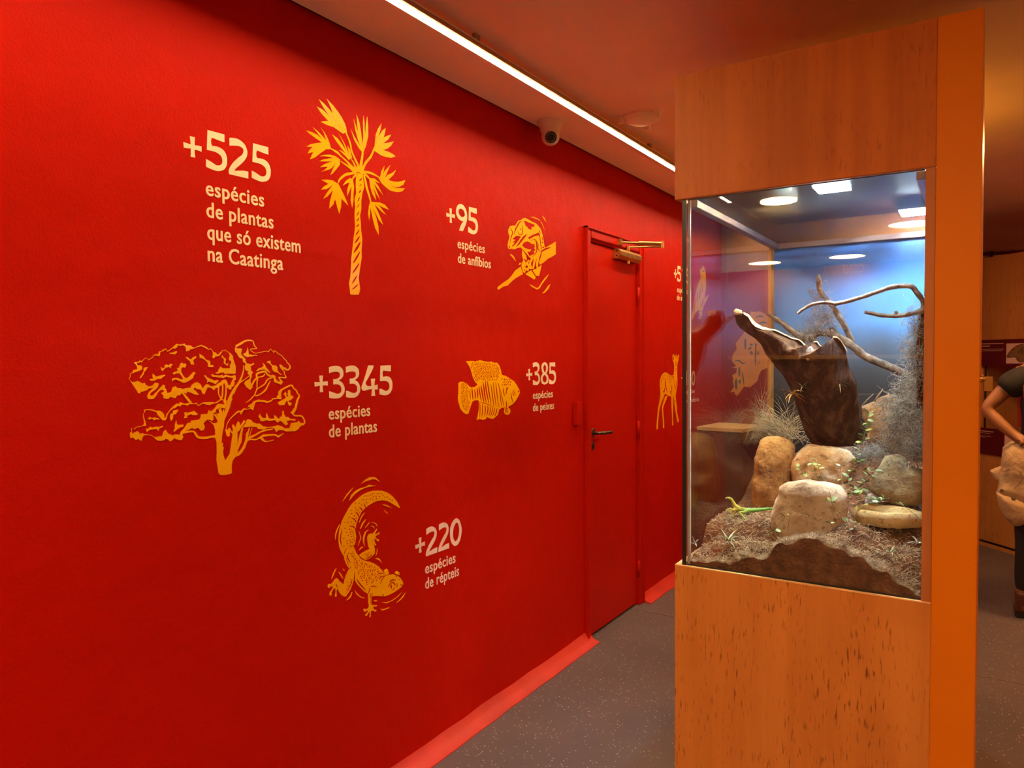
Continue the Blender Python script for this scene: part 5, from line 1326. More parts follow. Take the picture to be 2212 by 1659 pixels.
# ---- lizard
l6 = crop(700, 1020, 10.367); l7 = crop(700, 1160, 9.217)
def l6to7(p):
    q = l6(p); return ((q[0] - 700) * 9.217, (q[1] - 1160) * 9.217)
LB = [l6to7(p) for p in [(1700,795),(1640,670),(1560,570),(1470,490),(1380,440),(1290,415),(1190,410),(1080,420),(980,450),(880,495),(780,565),(690,645),(620,710),(560,790),(510,880),(450,990),(400,1090),(370,1190),(340,1290),(325,1400),(320,1500)]] + \
 [(285,80),(300,200),(340,300),(378,360),(395,380),(405,450),(440,540),(498,632),(470,690),(430,770),(405,850),(390,940),(350,915),(300,870),(270,825),(240,820),(210,845),(165,910),(130,935),(100,930),(75,945),(68,980),(85,1015),(105,1010),(125,985),(180,985),(150,1050),(110,1110),(105,1150),(130,1170),(150,1150),(150,1100),(190,1030),(215,1010),(230,1080),(212,1170),(225,1195),(245,1190),(248,1150),(245,1080),(258,1020),(290,1080),(340,1150),(390,1185),(430,1185),(470,1130),(520,1050),(560,950),(590,850),(600,700),(610,800),(610,860),(650,930),(720,1010),(800,1090),(870,1130),(875,1200),(880,1300),(880,1380),(870,1420),(830,1440),(800,1420),(780,1450),(790,1485),(820,1490),(850,1465),(880,1465),(850,1520),(820,1540),(822,1570),(840,1575),(860,1550),(900,1480),(908,1540),(900,1600),(912,1605),(930,1570),(930,1470),(970,1465),(1010,1485),(1035,1480),(1040,1450),(1000,1445),(975,1410),(985,1385),(1045,1378),(1055,1355),(990,1355),(940,1345),(938,1300),(955,1180),(1060,1175),(1200,1182),(1300,1150),(1400,1095),(1480,1040),(1540,990),(1575,930),(1560,880),(1520,820),(1450,765),(1380,740),(1300,750),(1220,775),(1190,720),(1150,660),(1090,590),(1000,530),(900,490),(820,475),(750,440),(690,375),(640,320),(610,250),(590,200),(580,140),(605,165),(620,100),(630,50)] + \
 [l6to7(p) for p in [(715,1440),(700,1330),(690,1275),(706,1265),(715,1180),(735,1140),(755,1060),(780,1005),(830,900),(860,865),(905,820),(925,795),(1000,740),(1100,680),(1180,645),(1300,630),(1400,640),(1500,690),(1600,750),(1680,800)]]
LL = [(690,362),(760,310),(830,270),(910,235),(880,200),(865,100)] + [l6to7(p) for p in [(965,1500),(970,1440),(1000,1390),(1050,1375),(1100,1370),(1140,1310),(1175,1265),(1190,1275),(1160,1330),(1130,1385),(1200,1370),(1220,1345),(1245,1360),(1235,1385),(1150,1430),(1170,1490),(1210,1495),(1232,1510),(1222,1550),(1190,1540),(1120,1475),(1130,1550),(1150,1600),(1168,1615),(1150,1645),(1130,1640),(1100,1580),(1055,1480),(1085,1580)]] + [(960,80),(985,140),(1010,240),(1010,320),(960,380),(900,430),(825,458),(745,415)]
LS7 = [LB, LL, [(1185,665),(1245,628),(1270,660),(1292,735),(1210,765)], [(1400,715),(1440,670),(1495,705),(1500,755),(1440,740)],
 rib([(780,195),(740,215),(697,265)], 24), rib([(1055,225),(1050,300),(1028,375)], 11), [(1010,425),(1070,415),(1110,440),(1150,525),(1095,465)],
 rib([(245,620),(200,700),(145,835)], 26), rib([(290,695),(330,750),(375,832)], 28), [(368,620),(390,650),(420,675),(380,665)],
 rib([(555,1095),(520,1190),(440,1262)], 24), [(612,1050),(640,1100),(700,1160),(760,1200),(810,1205),(780,1222),(720,1200),(650,1150),(625,1110)],
 disc((1022,1270), 38, 12), [(1145,1298),(1240,1300),(1350,1260),(1440,1200),(1555,1090),(1470,1190),(1360,1270),(1240,1320)],
 rib([(1615,1105),(1560,1200),(1440,1310)], 22), [(1115,1425),(1165,1440),(1240,1415),(1310,1395),(1290,1415),(1210,1450),(1155,1465)]]
LS6 = [[(820,265),(930,160),(1010,115),(1120,105),(1170,135),(1245,215),(1150,165),(1080,155),(1045,172),(940,200)],
 [(560,640),(610,510),(700,420),(810,355),(900,340),(1010,282),(1155,310),(1050,320),(930,345),(800,405),(690,490)],
 [(410,655),(510,490),(590,400),(662,342),(600,420),(530,510)], [(1300,712),(1420,740),(1520,805),(1440,780),(1340,745)],
 rib([(1340,840),(1380,890),(1430,930)], 16), rib([(915,905),(850,980),(780,1135)], 18), rib([(940,1050),(870,1140),(810,1270)], 30), rib([(1022,1112),(970,1180),(918,1245)], 14),
 rib([(1060,1125),(1120,1135),(1165,1165),(1190,1220)], 20), rib([(1040,1205),(1090,1215),(1128,1262)], 18), rib([(1005,1290),(940,1330),(905,1400),(885,1500),(890,1580),(910,1655)], 32),
 rib([(775,1315),(800,1390),(820,1475),(790,1560),(760,1650)], 18), rib([(355,1160),(300,1270),(260,1390),(252,1515)], 28)]
LM6 = [rib([(880,690),(910,740),(920,805)], 16), rib([(780,780),(830,820),(858,872)], 24), rib([(700,885),(750,940),(778,1005)], 24), rib([(605,1020),(680,1060),(728,1140)], 22), rib([(560,1205),(640,1215),(708,1268)], 26), rib([(400,1255),(370,1400),(365,1550),(395,1655)], 20)]
for d in ((910,532),(977,527),(1035,512),(1085,488),(1205,480),(1275,480),(1318,520),(1360,557),(1413,557),(1468,603),(1523,632),(870,612),(945,615),(1030,598),(1095,550),(1160,545),(1235,548),(1083,615),(1170,593),(948,683),(700,695),(787,695),(835,735),(690,793),(713,837),(610,852),(765,860),(788,908),(613,925),(672,977),(555,1012),(715,1027),(462,1128),(535,1127),(605,1115),(658,1165),(465,1260),(560,1280),(600,1280),(503,1343),(580,1340),(622,1328),(650,1365),(590,1388),(535,1415),(605,1440),(650,1430),(440,1480),(670,1475),(635,1505),(577,1525),(508,1535),(675,1525),(590,1570),(625,1575),(520,1600)):
    LM6.append(rib([(d[0] - 12, d[1] + 11), d, (d[0] + 12, d[1] - 11)], 15))
LM7 = [rib(p, w) for p, w in (([(490,185),(530,178),(575,184)],14), ([(460,205),(410,280),(393,345)],9), ([(450,330),(470,420),(520,515)],16), ([(440,410),(460,490),(495,560)],10), ([(600,685),(603,780),(607,855)],10), ([(540,580),(515,610),(500,640)],9), ([(640,830),(700,920),(760,990),(835,1060)],24), ([(555,840),(530,940),(440,1115)],14), ([(1218,768),(1160,830),(1115,930)],11), ([(1050,1000),(980,975),(925,995)],18), ([(690,370),(740,430),(830,466)],11), ([(1300,895),(1350,852),(1425,858)],22), ([(1300,935),(1350,900),(1400,930),(1405,970)],22), ([(1330,940),(1330,980),(1342,1025)],24), ([(1275,1000),(1290,950),(1320,910)],10), ([(1335,1060),(1380,1040),(1400,1000)],10), ([(1442,910),(1452,960),(1440,1015)],11), ([(1540,930),(1532,950),(1525,975)],18), ([(1420,750),(1440,778),(1455,800)],14), ([(1480,830),(1498,848),(1512,868)],9), ([(1158,1135),(1170,1155),(1185,1180)],18), ([(960,1110),(940,1200),(920,1325)],10), ([(930,1110),(920,1180),(912,1240)],8), ([(232,935),(245,965),(258,1000)],12), ([(820,430),(900,395),(955,345)],18), ([(1070,745),(1110,715),(1200,740)],16), ([(1090,850),(1130,790),(1210,770)],14), ([(920,990),(895,1060),(880,1130)],9), ([(885,1330),(878,1370),(872,1410)],6), ([(375,198),(395,185),(405,180)],12))]
LM7 += dashes([(560,380),(640,400),(760,490),(880,515),(1000,575),(1090,660),(1160,740),(1070,850),(880,960),(760,880),(650,720),(600,540)], 46, 44, 11, 32, 2.1, 5)
LM7 += dashes([(440,900),(560,790),(540,950),(420,1110)], 40, 52, 10, 30, 2.0, 6)
LM7 += dashes([(460,290),(590,290),(640,400),(520,400)], 40, 40, 10, 28, 2.2, 7) + dashes([(780,350),(940,290),(950,330),(830,400)], 34, 26, 9, 24, 2.3, 8)
figure('lizard_graphic', 'yellow cut-out of a curled lizard seen from above, lowest illustration on the red wall', [(l7, LS7), (l6, LS6)], [(l6, LM6), (l7, LM7)])

# ---- frog
f4 = crop(940, 420, 6.913)
FS = [[(1105,490),(1125,470),(1165,465),(1190,470),(1215,430),(1240,390),(1275,385),(1310,355),(1350,352),(1400,380),(1450,410),(1500,430),(1540,470),(1570,510),(1590,560),(1610,640),(1620,700),(1630,770),(1640,795),(1680,775),(1740,740),(1800,703),(1800,890),(1740,935),(1690,955),(1620,1015),(1560,1050),(1545,1000),(1535,970),(1500,960),(1440,965),(1400,930),(1340,860),(1275,790),(1225,800),(1180,822),(1130,810),(1105,818),(1085,800),(1080,760),(1090,700),(1110,630),(1090,575),(1090,530)],
 [(1300,830),(1325,860),(1360,920),(1365,990),(1330,960),(1310,970),(1295,900)],
 [(1320,965),(1350,1010),(1390,1050),(1420,1090),(1440,1120),(1400,1110),(1390,1150),(1360,1130),(1335,1172),(1310,1160),(1285,1070),(1300,1010)],
 rib([(1445,965),(1415,1030),(1440,1110)], [34,26,22], False), rib([(1490,960),(1472,1050),(1460,1112)], [36,26,30], False), rib([(1530,960),(1520,1060),(1530,1100)], [34,28,30], False), rib([(1400,985),(1375,1020),(1400,1060)], [30,24,20], False),
 [(1245,1055),(1260,1020),(1290,1025),(1270,1050)],
 [(1275,1078),(1310,1190),(1270,1210),(1210,1245),(1150,1290),(1080,1360),(1020,1375),(940,1425),(928,1400),(935,1380),(1000,1330),(1100,1260),(1150,1200),(1195,1135)],
 [(1345,1190),(1430,1130),(1500,1235),(1480,1272)], [(1450,1130),(1520,1105),(1590,1050),(1550,1215),(1505,1215)],
 [(1410,335),(1470,335),(1540,365),(1590,420),(1620,490),(1645,620),(1630,540),(1605,470),(1570,400),(1520,370),(1460,350)], [(1590,315),(1630,350),(1655,415),(1625,375)],
 [(1115,888),(1150,900),(1180,940),(1205,1000),(1170,960),(1130,915)],
 [(1400,1340),(1440,1355),(1510,1395),(1545,1390),(1590,1310),(1640,1245),(1697,1192),(1660,1255),(1600,1330),(1560,1400),(1520,1422),(1450,1385)],
 [(1720,1335),(1690,1410),(1640,1465),(1595,1480),(1640,1430),(1680,1370)]]
FM = [rib(p, w) for p, w in (([(1118,500),(1155,570),(1135,630),(1115,720)],12), ([(1290,450),(1305,500),(1300,570),(1278,602),(1245,585),(1228,540)],11), ([(1180,600),(1195,530),(1225,470),(1260,415),(1305,405)],18), ([(1100,770),(1105,780),(1115,795)],14), ([(1555,590),(1570,700),(1580,800),(1572,880)],10), ([(1415,702),(1470,672),(1503,690),(1512,760),(1515,840),(1480,900),(1425,962)],13), ([(1597,635),(1598,660),(1598,690)],7), ([(1545,525),(1555,555),(1570,590)],8), ([(1575,862),(1640,818),(1725,788)],26), ([(1585,860),(1570,920),(1545,1005)],13), ([(1520,700),(1535,760),(1530,800),(1560,850)],12))]
FM += [disc((1275,518), 9), disc((1600,715), 10), disc((1611,790), 13),
 [(1320,400),(1345,395),(1400,420),(1485,455),(1470,485),(1440,480),(1430,530),(1390,510),(1370,480),(1345,465),(1340,430)],
 [(1180,640),(1210,615),(1278,625),(1240,690),(1190,750),(1150,780),(1145,770),(1190,720),(1150,715),(1200,680),(1155,665)],
 [(1372,588),(1340,640),(1300,690),(1250,750),(1203,788),(1220,760),(1270,680),(1320,620)],
 [(1390,640),(1440,610),(1540,570),(1555,585),(1560,640),(1540,610),(1480,625),(1400,670)],
 [(1295,760),(1330,715),(1370,700),(1400,710),(1440,740),(1490,745),(1470,760),(1495,780),(1470,800),(1495,830),(1470,850),(1480,880),(1440,910),(1415,905),(1430,925),(1400,910),(1375,860),(1420,850),(1435,820),(1400,820),(1340,800)],
 [(1340,1080),(1365,1055),(1385,1085),(1365,1100)], [(1330,1120),(1345,1125),(1335,1150)]]
figure('frog_graphic', 'yellow cut-out of a tree frog gripping a branch, left of the door closer', [(f4, FS)], [(f4, FM)])

# ---- fish
f5 = crop(960, 760, 7.373)
XS = [[(340,150),(440,145),(490,155),(570,130),(620,150),(700,160),(745,155),(800,175),(840,175),(875,225),(900,300),(912,365),(980,385),(1050,430),(1110,470),(1150,530),(1185,590),(1203,640),(1180,700),(1140,770),(1090,830),(1050,855),(1018,870),(1015,890),(1045,910),(1050,950),(1035,990),(1000,1005),(960,990),(945,960),(955,900),(960,885),(910,895),(875,915),(860,950),(850,1000),(800,1050),(770,1068),(720,1060),(700,1050),(670,1040),(660,1070),(610,1085),(560,1070),(512,1088),(530,1010),(545,920),(550,850),(545,780),(520,768),(460,780),(440,800),(420,860),(390,950),(375,990),(340,992),(300,965),(250,900),(235,840),(218,790),(212,720),(220,650),(222,560),(220,500),(250,475),(300,478),(350,500),(390,545),(420,568),(480,560),(528,522),(480,470),(450,400),(420,290),(385,215)]]
XM = [rib(p, w * 1.2) for p, w in (([(408,590),(405,660),(415,760)],8), ([(435,575),(442,660),(450,765)],14), ([(475,590),(490,680),(485,755)],14), ([(515,565),(525,650),(530,745)],14), ([(545,540),(560,650),(585,790)],12), ([(580,530),(600,660),(625,805)],16), ([(610,470),(630,600),(640,700),(665,812)],16), ([(650,455),(655,560),(680,700),(705,825)],14), ([(680,460),(700,600),(740,845)],12), ([(735,510),(760,680),(785,880)],9), ([(775,480),(790,640),(820,870)],8), ([(815,480),(830,640),(860,880)],8), ([(855,490),(880,640),(905,870)],7), ([(890,600),(920,750),(945,870)],7), ([(930,570),(940,640),(955,710)],9), ([(985,565),(985,620),(978,680)],9), ([(560,800),(565,900),(560,1050)],7), ([(600,820),(605,920),(590,1045)],10), ([(640,840),(650,920),(635,1035)],10), ([(685,850),(690,920),(670,1020)],12), ([(730,870),(725,950),(700,1020)],9), ([(765,880),(755,960),(725,1030)],9), ([(800,885),(785,960),(760,1030)],9), ([(835,895),(820,970),(800,1025)],11), ([(1058,650),(1065,710),(1075,760),(1085,810)],7), ([(980,780),(985,850),(962,980)],9), ([(980,895),(995,910),(1012,930)],10), ([(965,935),(990,950),(1012,962)],10), ([(1130,605),(1100,612),(1088,650),(1098,690),(1125,685),(1137,655)],7), ([(1118,630),(1105,650),(1118,668)],6), ([(555,800),(650,820),(780,880)],8), ([(1000,560),(1005,580),(1002,605)],10))]
XM += [[(1160,640),(1190,635),(1180,615)]]
XM += dashes([(400,185),(560,160),(830,195),(890,340),(850,400),(560,450),(510,480),(470,400),(435,300)], 26, 21, 9, 19, 1.9, 21, 0.2)
XM += dashes([(255,500),(340,500),(385,560),(390,640),(360,700),(420,800),(385,900),(350,955),(290,880),(255,740),(262,620)], 25, 22, 9, 17, 1.3, 22, 0.2)
XM += dashes([(910,420),(1000,400),(1070,470),(1050,550),(905,560)], 30, 40, 9, 34, 1.9, 23, 0.15) + dashes([(600,440),(850,410),(850,450),(700,480)], 30, 34, 8, 30, 1.9, 24, 0.15)
figure('fish_graphic', 'yellow cut-out of a striped fish, between the tree and the door', [(f5, XS)], [(f5, XM)])

# ---- deer and bird
f6 = crop(1410, 760, 9.757)
DS = [[(430,45),(455,90),(470,40),(480,110),(490,145),(505,50),(520,110),(545,55),(558,90),(545,170),(520,240),(515,330),(515,450),(518,560),(520,690),(500,800),(480,930),(495,1060),(510,1160),(510,1260),(530,1360),(552,1470),(525,1485),(500,1380),(470,1200),(445,1050),(435,960),(430,1100),(425,1300),(425,1450),(435,1540),(415,1560),(405,1530),(405,1350),(395,1150),(388,940),(340,935),(290,900),(250,890),(230,960),(190,1050),(150,1160),(130,1280),(115,1450),(108,1630),(80,1635),(80,1540),(95,1350),(115,1180),(140,1050),(158,940),(160,850),(148,720),(150,600),(175,520),(210,460),(260,430),(300,440),(350,480),(400,497),(440,490),(448,400),(450,280),(440,220),(420,180),(412,100)],
 [(265,925),(305,930),(290,1000),(240,1110),(215,1190),(225,1330),(240,1480),(240,1605),(215,1605),(212,1430),(200,1280),(188,1170),(215,1080)]]
DM = [rib(p, w) for p, w in (([(260,560),(265,700),(300,850)],18), ([(245,760),(243,800),(238,840)],16), ([(355,815),(380,860),(388,910)],14), ([(400,690),(398,780),(395,860)],10), ([(345,490),(400,515),(432,520),(432,600)],14), ([(465,590),(462,720),(475,800)],11), ([(500,590),(495,680),(485,760)],8), ([(428,80),(430,130),(442,175)],15), ([(542,90),(535,130),(525,165)],15), ([(483,190),(485,250),(485,310)],11), ([(440,950),(445,1010),(455,1080)],8))] + [disc((230,840), 17, 15), disc((480,390), 9), disc((462,355), 6), disc((498,355), 6)]
DM += dashes([(310,510),(400,530),(420,600),(380,670),(320,640)], 22, 22, 7, 12, 1.9, 31) + dashes([(190,500),(280,460),(230,560),(200,640),(180,790),(162,800),(160,600)], 20, 22, 7, 12, 1.9, 32)
figure('deer_graphic', 'yellow cut-out of a standing deer right of the door, beside the glass case', [(f6, DS)], [(f6, DM)])
f7 = crop(1470, 560, 8.296)
BS = [[(400,105),(430,160),(445,220),(455,300),(455,380),(460,480),(445,600),(430,680),(440,700),(495,630),(505,655),(470,740),(420,830),(390,930),(385,1000),(355,1070),(325,1070),(325,1010),(340,920),(305,915),(270,960),(240,1010),(215,1080),(195,1070),(200,1000),(230,860),(255,700),(280,560),(310,460),(345,370),(365,340),(355,270),(350,170),(375,190)]]
BM = [rib(p, w) for p, w in (([(372,205),(395,225),(425,215)],10), ([(350,520),(345,640),(330,740)],12), ([(310,540),(300,660),(285,770)],10), ([(270,690),(255,820),(235,960)],9), ([(420,700),(390,780),(375,860)],10), ([(380,420),(385,520),(380,600)],8), ([(335,930),(360,920),(385,950)],10), ([(345,960),(345,1010),(350,1060)],10))] + [disc((415,208), 13)]
figure('bird_graphic', 'yellow cut-out of a perched parrot on the red wall, seen through the side glass', [(f7, BS)], [(f7, BM)])

# ---- big numerals: outlines traced once, then fitted into measured boxes
def norm(gl):
    pts = [p for lp in gl for p in lp]
    x0 = min(p.y for p in pts); x1 = max(p.y for p in pts); z0 = min(p.z for p in pts); z1 = max(p.z for p in pts)
    return [[((p.y - x0) / (x1 - x0), (p.z - z0) / (z1 - z0)) for p in lp] for lp in gl]
def glyph(cr, *loops):
    return norm([[onwall(*cr(p), 0) for p in catmull(lp, 4, True, 0.75)] for lp in loops])
d1 = crop(390, 270, 10.533); d2 = crop(670, 780, 11.642); d3 = crop(680, 1000, 4.609)
G = {
 '+': glyph(d1, [(210,242),(325,272),(318,360),(318,450),(400,458),(470,478),(472,600),(400,570),(318,548),(320,640),(332,730),(228,705),(232,620),(230,520),(150,518),(75,500),(65,375),(150,405),(230,430),(222,340)]),
 '5': glyph(d1, [(602,103),(990,208),(992,390),(900,362),(720,290),(698,298),(683,350),(686,420),(702,462),(725,478),(800,488),(880,515),(960,570),(1015,650),(1045,740),(1053,820),(1045,920),(1010,1000),(960,1045),(880,1068),(800,1063),(700,1030),(572,970),(570,790),(650,830),(780,918),(820,935),(870,938),(915,918),(938,880),(945,820),(930,750),(890,690),(830,645),(770,615),(588,568)]),
 '2': glyph(d1, [(1103,262),(1180,262),(1290,285),(1390,345),(1470,430),(1515,530),(1528,620),(1510,720),(1450,810),(1370,890),(1270,975),(1228,1020),(1225,1033),(1240,1042),(1330,1042),(1440,1042),(1550,1065),(1552,1230),(1095,1122),(1085,1050),(1105,980),(1160,890),(1230,810),(1330,720),(1400,670),(1430,610),(1438,560),(1415,510),(1370,475),(1290,452),(1200,445),(1106,445)]),
 '3': glyph(d2, [(472,152),(540,125),(620,112),(710,120),(780,165),(820,220),(833,300),(825,370),(790,430),(715,485),(780,520),(830,580),(860,660),(865,720),(850,800),(800,880),(740,925),(660,943),(560,940),(482,925),(480,760),(560,780),(640,812),(690,823),(740,812),(775,780),(785,730),(780,670),(755,620),(710,590),(660,582),(582,585),(580,450),(650,447),(710,425),(740,390),(748,340),(738,300),(710,275),(650,265),(560,275),(480,303)]),
 '4': glyph(d2, [(1455,103),(1590,103),(1570,190),(1500,330),(1430,460),(1390,540),(1390,560),(1405,595),(1440,620),(1480,625),(1535,620),(1532,560),(1522,440),(1627,435),(1615,530),(1612,610),(1650,600),(1690,580),(1692,712),(1650,708),(1618,715),(1620,780),(1628,868),(1532,872),(1545,790),(1548,705),(1500,705),(1430,720),(1345,742),(1310,725),(1290,680),(1290,640),(1310,580),(1350,460),(1400,300)]),
 '0': glyph(d3, [(1345,690),(1350,640),(1375,580),(1408,548),(1440,570),(1460,640),(1460,700),(1445,770),(1420,815),(1390,828),(1362,800),(1348,750)], [(1375,690),(1383,640),(1405,595),(1425,600),(1437,650),(1435,710),(1420,760),(1400,782),(1382,760),(1375,720)]),
 '9': glyph(f4, [(358,540),(385,460),(425,395),(400,398),(350,365),(318,300),(313,240),(325,180),(350,145),(385,138),(425,165),(460,230),(477,320),(470,400),(440,490),(412,552)], [(348,250),(355,290),(385,330),(415,338),(438,322),(442,295),(430,250),(405,220),(375,210),(355,225)]),
 '8': glyph(f5, [(1545,230),(1560,180),(1595,163),(1630,185),(1645,240),(1640,300),(1620,340),(1645,380),(1655,440),(1640,500),(1595,523),(1550,505),(1535,450),(1540,390),(1565,345),(1550,300)], [(1572,255),(1580,220),(1597,205),(1612,225),(1618,265),(1610,310),(1598,330),(1580,300)], [(1560,430),(1570,390),(1592,365),(1615,390),(1627,430),(1620,470),(1595,490),(1570,470)]),
 '1': [[(0.0, 0.86), (0.55, 1.0), (1.0, 1.0), (1.0, 0.0), (0.45, 0.0), (0.45, 0.76), (0.0, 0.70)]],
}
def direct(x, y, lift): return Vector((W + lift, x, y))
def place(g, cr, left, right, top, bottom):
    m = (top[1] + bottom[1]) / 2
    ya = onwall(*cr((left, m)), 0).y; yb = onwall(*cr((right, m)), 0).y
    zt = onwall(*cr(top), 0).z; zb = onwall(*cr(bottom), 0).z
    return [[(ya + p[0] * (yb - ya), zb + p[1] * (zt - zb)) for p in lp] for lp in g]

# ---- small text lines from the built-in font, narrowed and emboldened
def text_mesh(s, bold=0.0):
    cu = bpy.data.curves.new('text', 'FONT'); cu.body = s; cu.size = 1.0
    cu.offset = bold; cu.resolution_u = 3; cu.space_character = 1.06
    o = bpy.data.objects.new('text', cu); COL.objects.link(o)
    dg = bpy.context.evaluated_depsgraph_get()
    me = bpy.data.meshes.new_from_object(o.evaluated_get(dg))
    vs = [v.co.copy() for v in me.vertices]; fs = [tuple(p.vertices) for p in me.polygons]
    bpy.data.objects.remove(o); bpy.data.curves.remove(cu); bpy.data.meshes.remove(me)
    return vs, fs
XV = text_mesh('x')[0]
XH0 = min(v.y for v in XV); XH = max(v.y for v in XV) - XH0
def line_mb(s, fr0, width, xh, th=TH):
    """fr0(u, v, lift) maps metres along / up the line to world"""
    vs, fs = text_mesh(s)
    x0 = min(v.x for v in vs); x1 = max(v.x for v in vs)
    sx = width / (x1 - x0); sy = xh / XH
    mb = MB(); n = len(vs)
    P = [((v.x - x0) * sx, (v.y - XH0) * sy) for v in vs]
    edges = {}
    for f in fs:
        for i in range(len(f)):
            e = (f[i], f[(i + 1) % len(f)]); edges[e] = edges.get(e, 0) + 1
    rim = [e for e in edges if (e[1], e[0]) not in edges]
    for q, (du, dv) in enumerate(((0, 0), (-0.02, 0), (0.02, 0), (-0.011, 0.012), (0.011, 0.012), (-0.011, -0.012), (0.011, -0.012))):
        du *= sx; dv *= sy; h = q * 2.5e-5                          # overlaid shifted copies give the heavy weight
        mb.add([fr0(u + du, v + dv, 0.0001 + th + h) for u, v in P] + [fr0(u + du, v + dv, 0.0001) for u, v in P], list(fs) + [(a, b, b + n, a + n) for a, b in rim])
    return mb

def lettering(name, label, digits, lines, cr, mt):
    """digits: (char, left, right, top, bottom); lines: (text, left pt, right x, xheight) in crop units"""
    gs = []
    for ch, l, r, t, b in digits: gs.append(place(G[ch], cr, l, r, t, b))
    p0 = onwall(*cr(lines[0][1]), 0) if lines else Vector((W, gs[0][0][0][0], gs[0][0][0][1]))
    e = empty(name, p0, label, 'wall lettering')
    if gs: sheet(gs, direct, 0.0001, TH).build('numerals', mt, e)
    for s, lp, rx, xh in lines:
        a = onwall(*cr(lp), 0); b = onwall(*cr((rx, lp[1])), 0); c = onwall(*cr((lp[0], lp[1] - xh)), 0)
        line_mb(s, lambda u, v, lift: Vector((W + lift, a.y + u, a.z + v)), b.y - a.y, c.z - a.z).build('text_line', mt, e)
    return e
ca = crop(380, 200, 3.606)
lettering('plant_lettering', 'cream lettering +525 espécies de plantas que só existem na Caatinga',
 [('+', 58, 198, (108, 338), (118, 500)), ('5', 232, 396, (243, 288), (343, 617)), ('2', 408, 560, (415, 342), (567, 672)), ('5', 588, 736, (600, 392), (690, 700))],
 [('espécies', (235, 797), 683, 76), ('de plantas', (240, 968), 756, 77), ('que só existem', (246, 1140), 967, 78), ('na Caatinga', (250, 1311), 832, 78)], ca, M_cream)
cb_ = crop(250, 720, 3.568)
lettering('flora_lettering', 'cream lettering +3345 espécies de plantas right of the wide tree',
 [('+', 1531, 1633, (1582, 325), (1585, 453)), ('3', 1643, 1763, (1690, 250), (1695, 503)), ('3', 1773, 1883, (1815, 248), (1820, 497)), ('4', 1893, 2017, (1960, 247), (1985, 482)), ('5', 2031, 2131, (2045, 247), (2075, 478))],
 [('espécies', (1643, 665), 1960, 62), ('de plantas', (1645, 803), 2012, 63)], cb_, M_cream)
lettering('reptile_lettering', 'pinkish white lettering +220 espécies de répteis beside the lizard',
 [('+', 1000, 1095, (1045, 745), (1050, 893)), ('2', 1103, 1217, (1160, 632), (1110, 930)), ('2', 1228, 1335, (1285, 590), (1230, 887)), ('0', 1345, 1461, (1408, 548), (1392, 828))],
 [('espécies', (1100, 1105), 1400, 68), ('de répteis', (1101, 1257), 1435, 70)], d3, M_pinkwhite)
lettering('amphibian_lettering', 'cream lettering +95 espécies de anfíbios beside the frog',
 [('+', 165, 293, (228, 208), (232, 422)), ('9', 312, 477, (375, 138), (400, 548)), ('5', 490, 636, (503, 180), (570, 597))],
 [('espécies', (335, 797), 737, 92), ('de anfíbios', (340, 1018), 826, 94)], f4, M_cream)
lettering('fish_lettering', 'cream lettering +385 espécies de peixes right of the fish',
 [('+', 1302, 1397, (1350, 272), (1350, 452)), ('3', 1407, 1520, (1455, 165), (1465, 530)), ('8', 1535, 1655, (1595, 163), (1595, 523)), ('5', 1663, 1775, (1685, 168), (1700, 517))],
 [('espécies', (1408, 750), 1723, 78), ('de peixes', (1410, 947), 1743, 80)], f5, M_cream)
cf = crop(1380, 480, 3.319)
lettering('bird_lettering', 'cream lettering +515 espécies de aves, half hidden by the corner of the glass case',
 [('+', 252, 273, (262, 338), (262, 401)), ('5', 275, 301, (285, 313), (285, 427)), ('1', 309, 322, (315, 320), (315, 431)), ('5', 336, 365, (345, 330), (345, 440))],
 [('espécies', (274, 500), 348, 26), ('de aves', (273, 557), 335, 26)], cf, M_cream)
lettering('mammal_lettering', 'cream lettering +180 espécies de mamíferos seen through the side glass of the case',
 [('+', 305, 326, (315, 1090), (315, 1140)), ('1', 331, 344, (338, 1062), (338, 1170)), ('8', 348, 373, (360, 1065), (360, 1174)), ('0', 377, 403, (390, 1065), (390, 1172))],
 [('espécies', (330, 1232), 400, 20), ('de mamíferos', (329, 1298), 429, 20)], cf, M_cream)

# ---- map cut-out on the far end wall
g1 = crop(1470, 560, 8.296); g2 = crop(1470, 740, 8.296)
def g1to2(p):
    q = g1(p); return ((q[0] - 1470) * 8.296, (q[1] - 740) * 8.296)
MP = [g1to2(p) for p in [(1250,935),(1340,945),(1420,930),(1520,980),(1600,1060),(1720,1150)]] + [(1760,100),(1700,300),(1600,430),(1450,500),(1400,600),(1390,680),(1250,800),(1140,790),(1100,850),(1020,955),(980,930),(965,880),(890,895),(940,820),(960,790),(935,690),(950,650),(925,590),(1000,540),(1010,460),(925,450),(1000,420),(920,330),(940,200),(1010,120),(990,20)] + [g1to2(p) for p in [(1040,1440),(1130,1330),(1270,1100),(1260,1020)]]
MK = [rib([(1162,-80),(1162,30),(1165,130)], 36), rib([(1350,10),(1345,200),(1340,420)], 26), rib([(1240,50),(1270,35),(1295,40)], 40), rib([(1210,130),(1250,100),(1270,80)], 36), rib([(1330,0),(1350,60),(1370,10)], 20), rib([(1060,430),(1055,520),(1055,610)], 36), rib([(1000,640),(995,740),(1000,850)], 50), rib([(1075,660),(1060,700),(1080,740)], 34), rib([(1105,510),(1120,620),(1140,780)], 22), rib([(1260,150),(1275,190),(1285,215)], 40), rib([(1400,150),(1390,190),(1395,220)], 30), rib([(960,340),(1040,320),(1110,370),(1180,360)], 26), rib([(1420,380),(1410,350),(1440,370)], 12)]
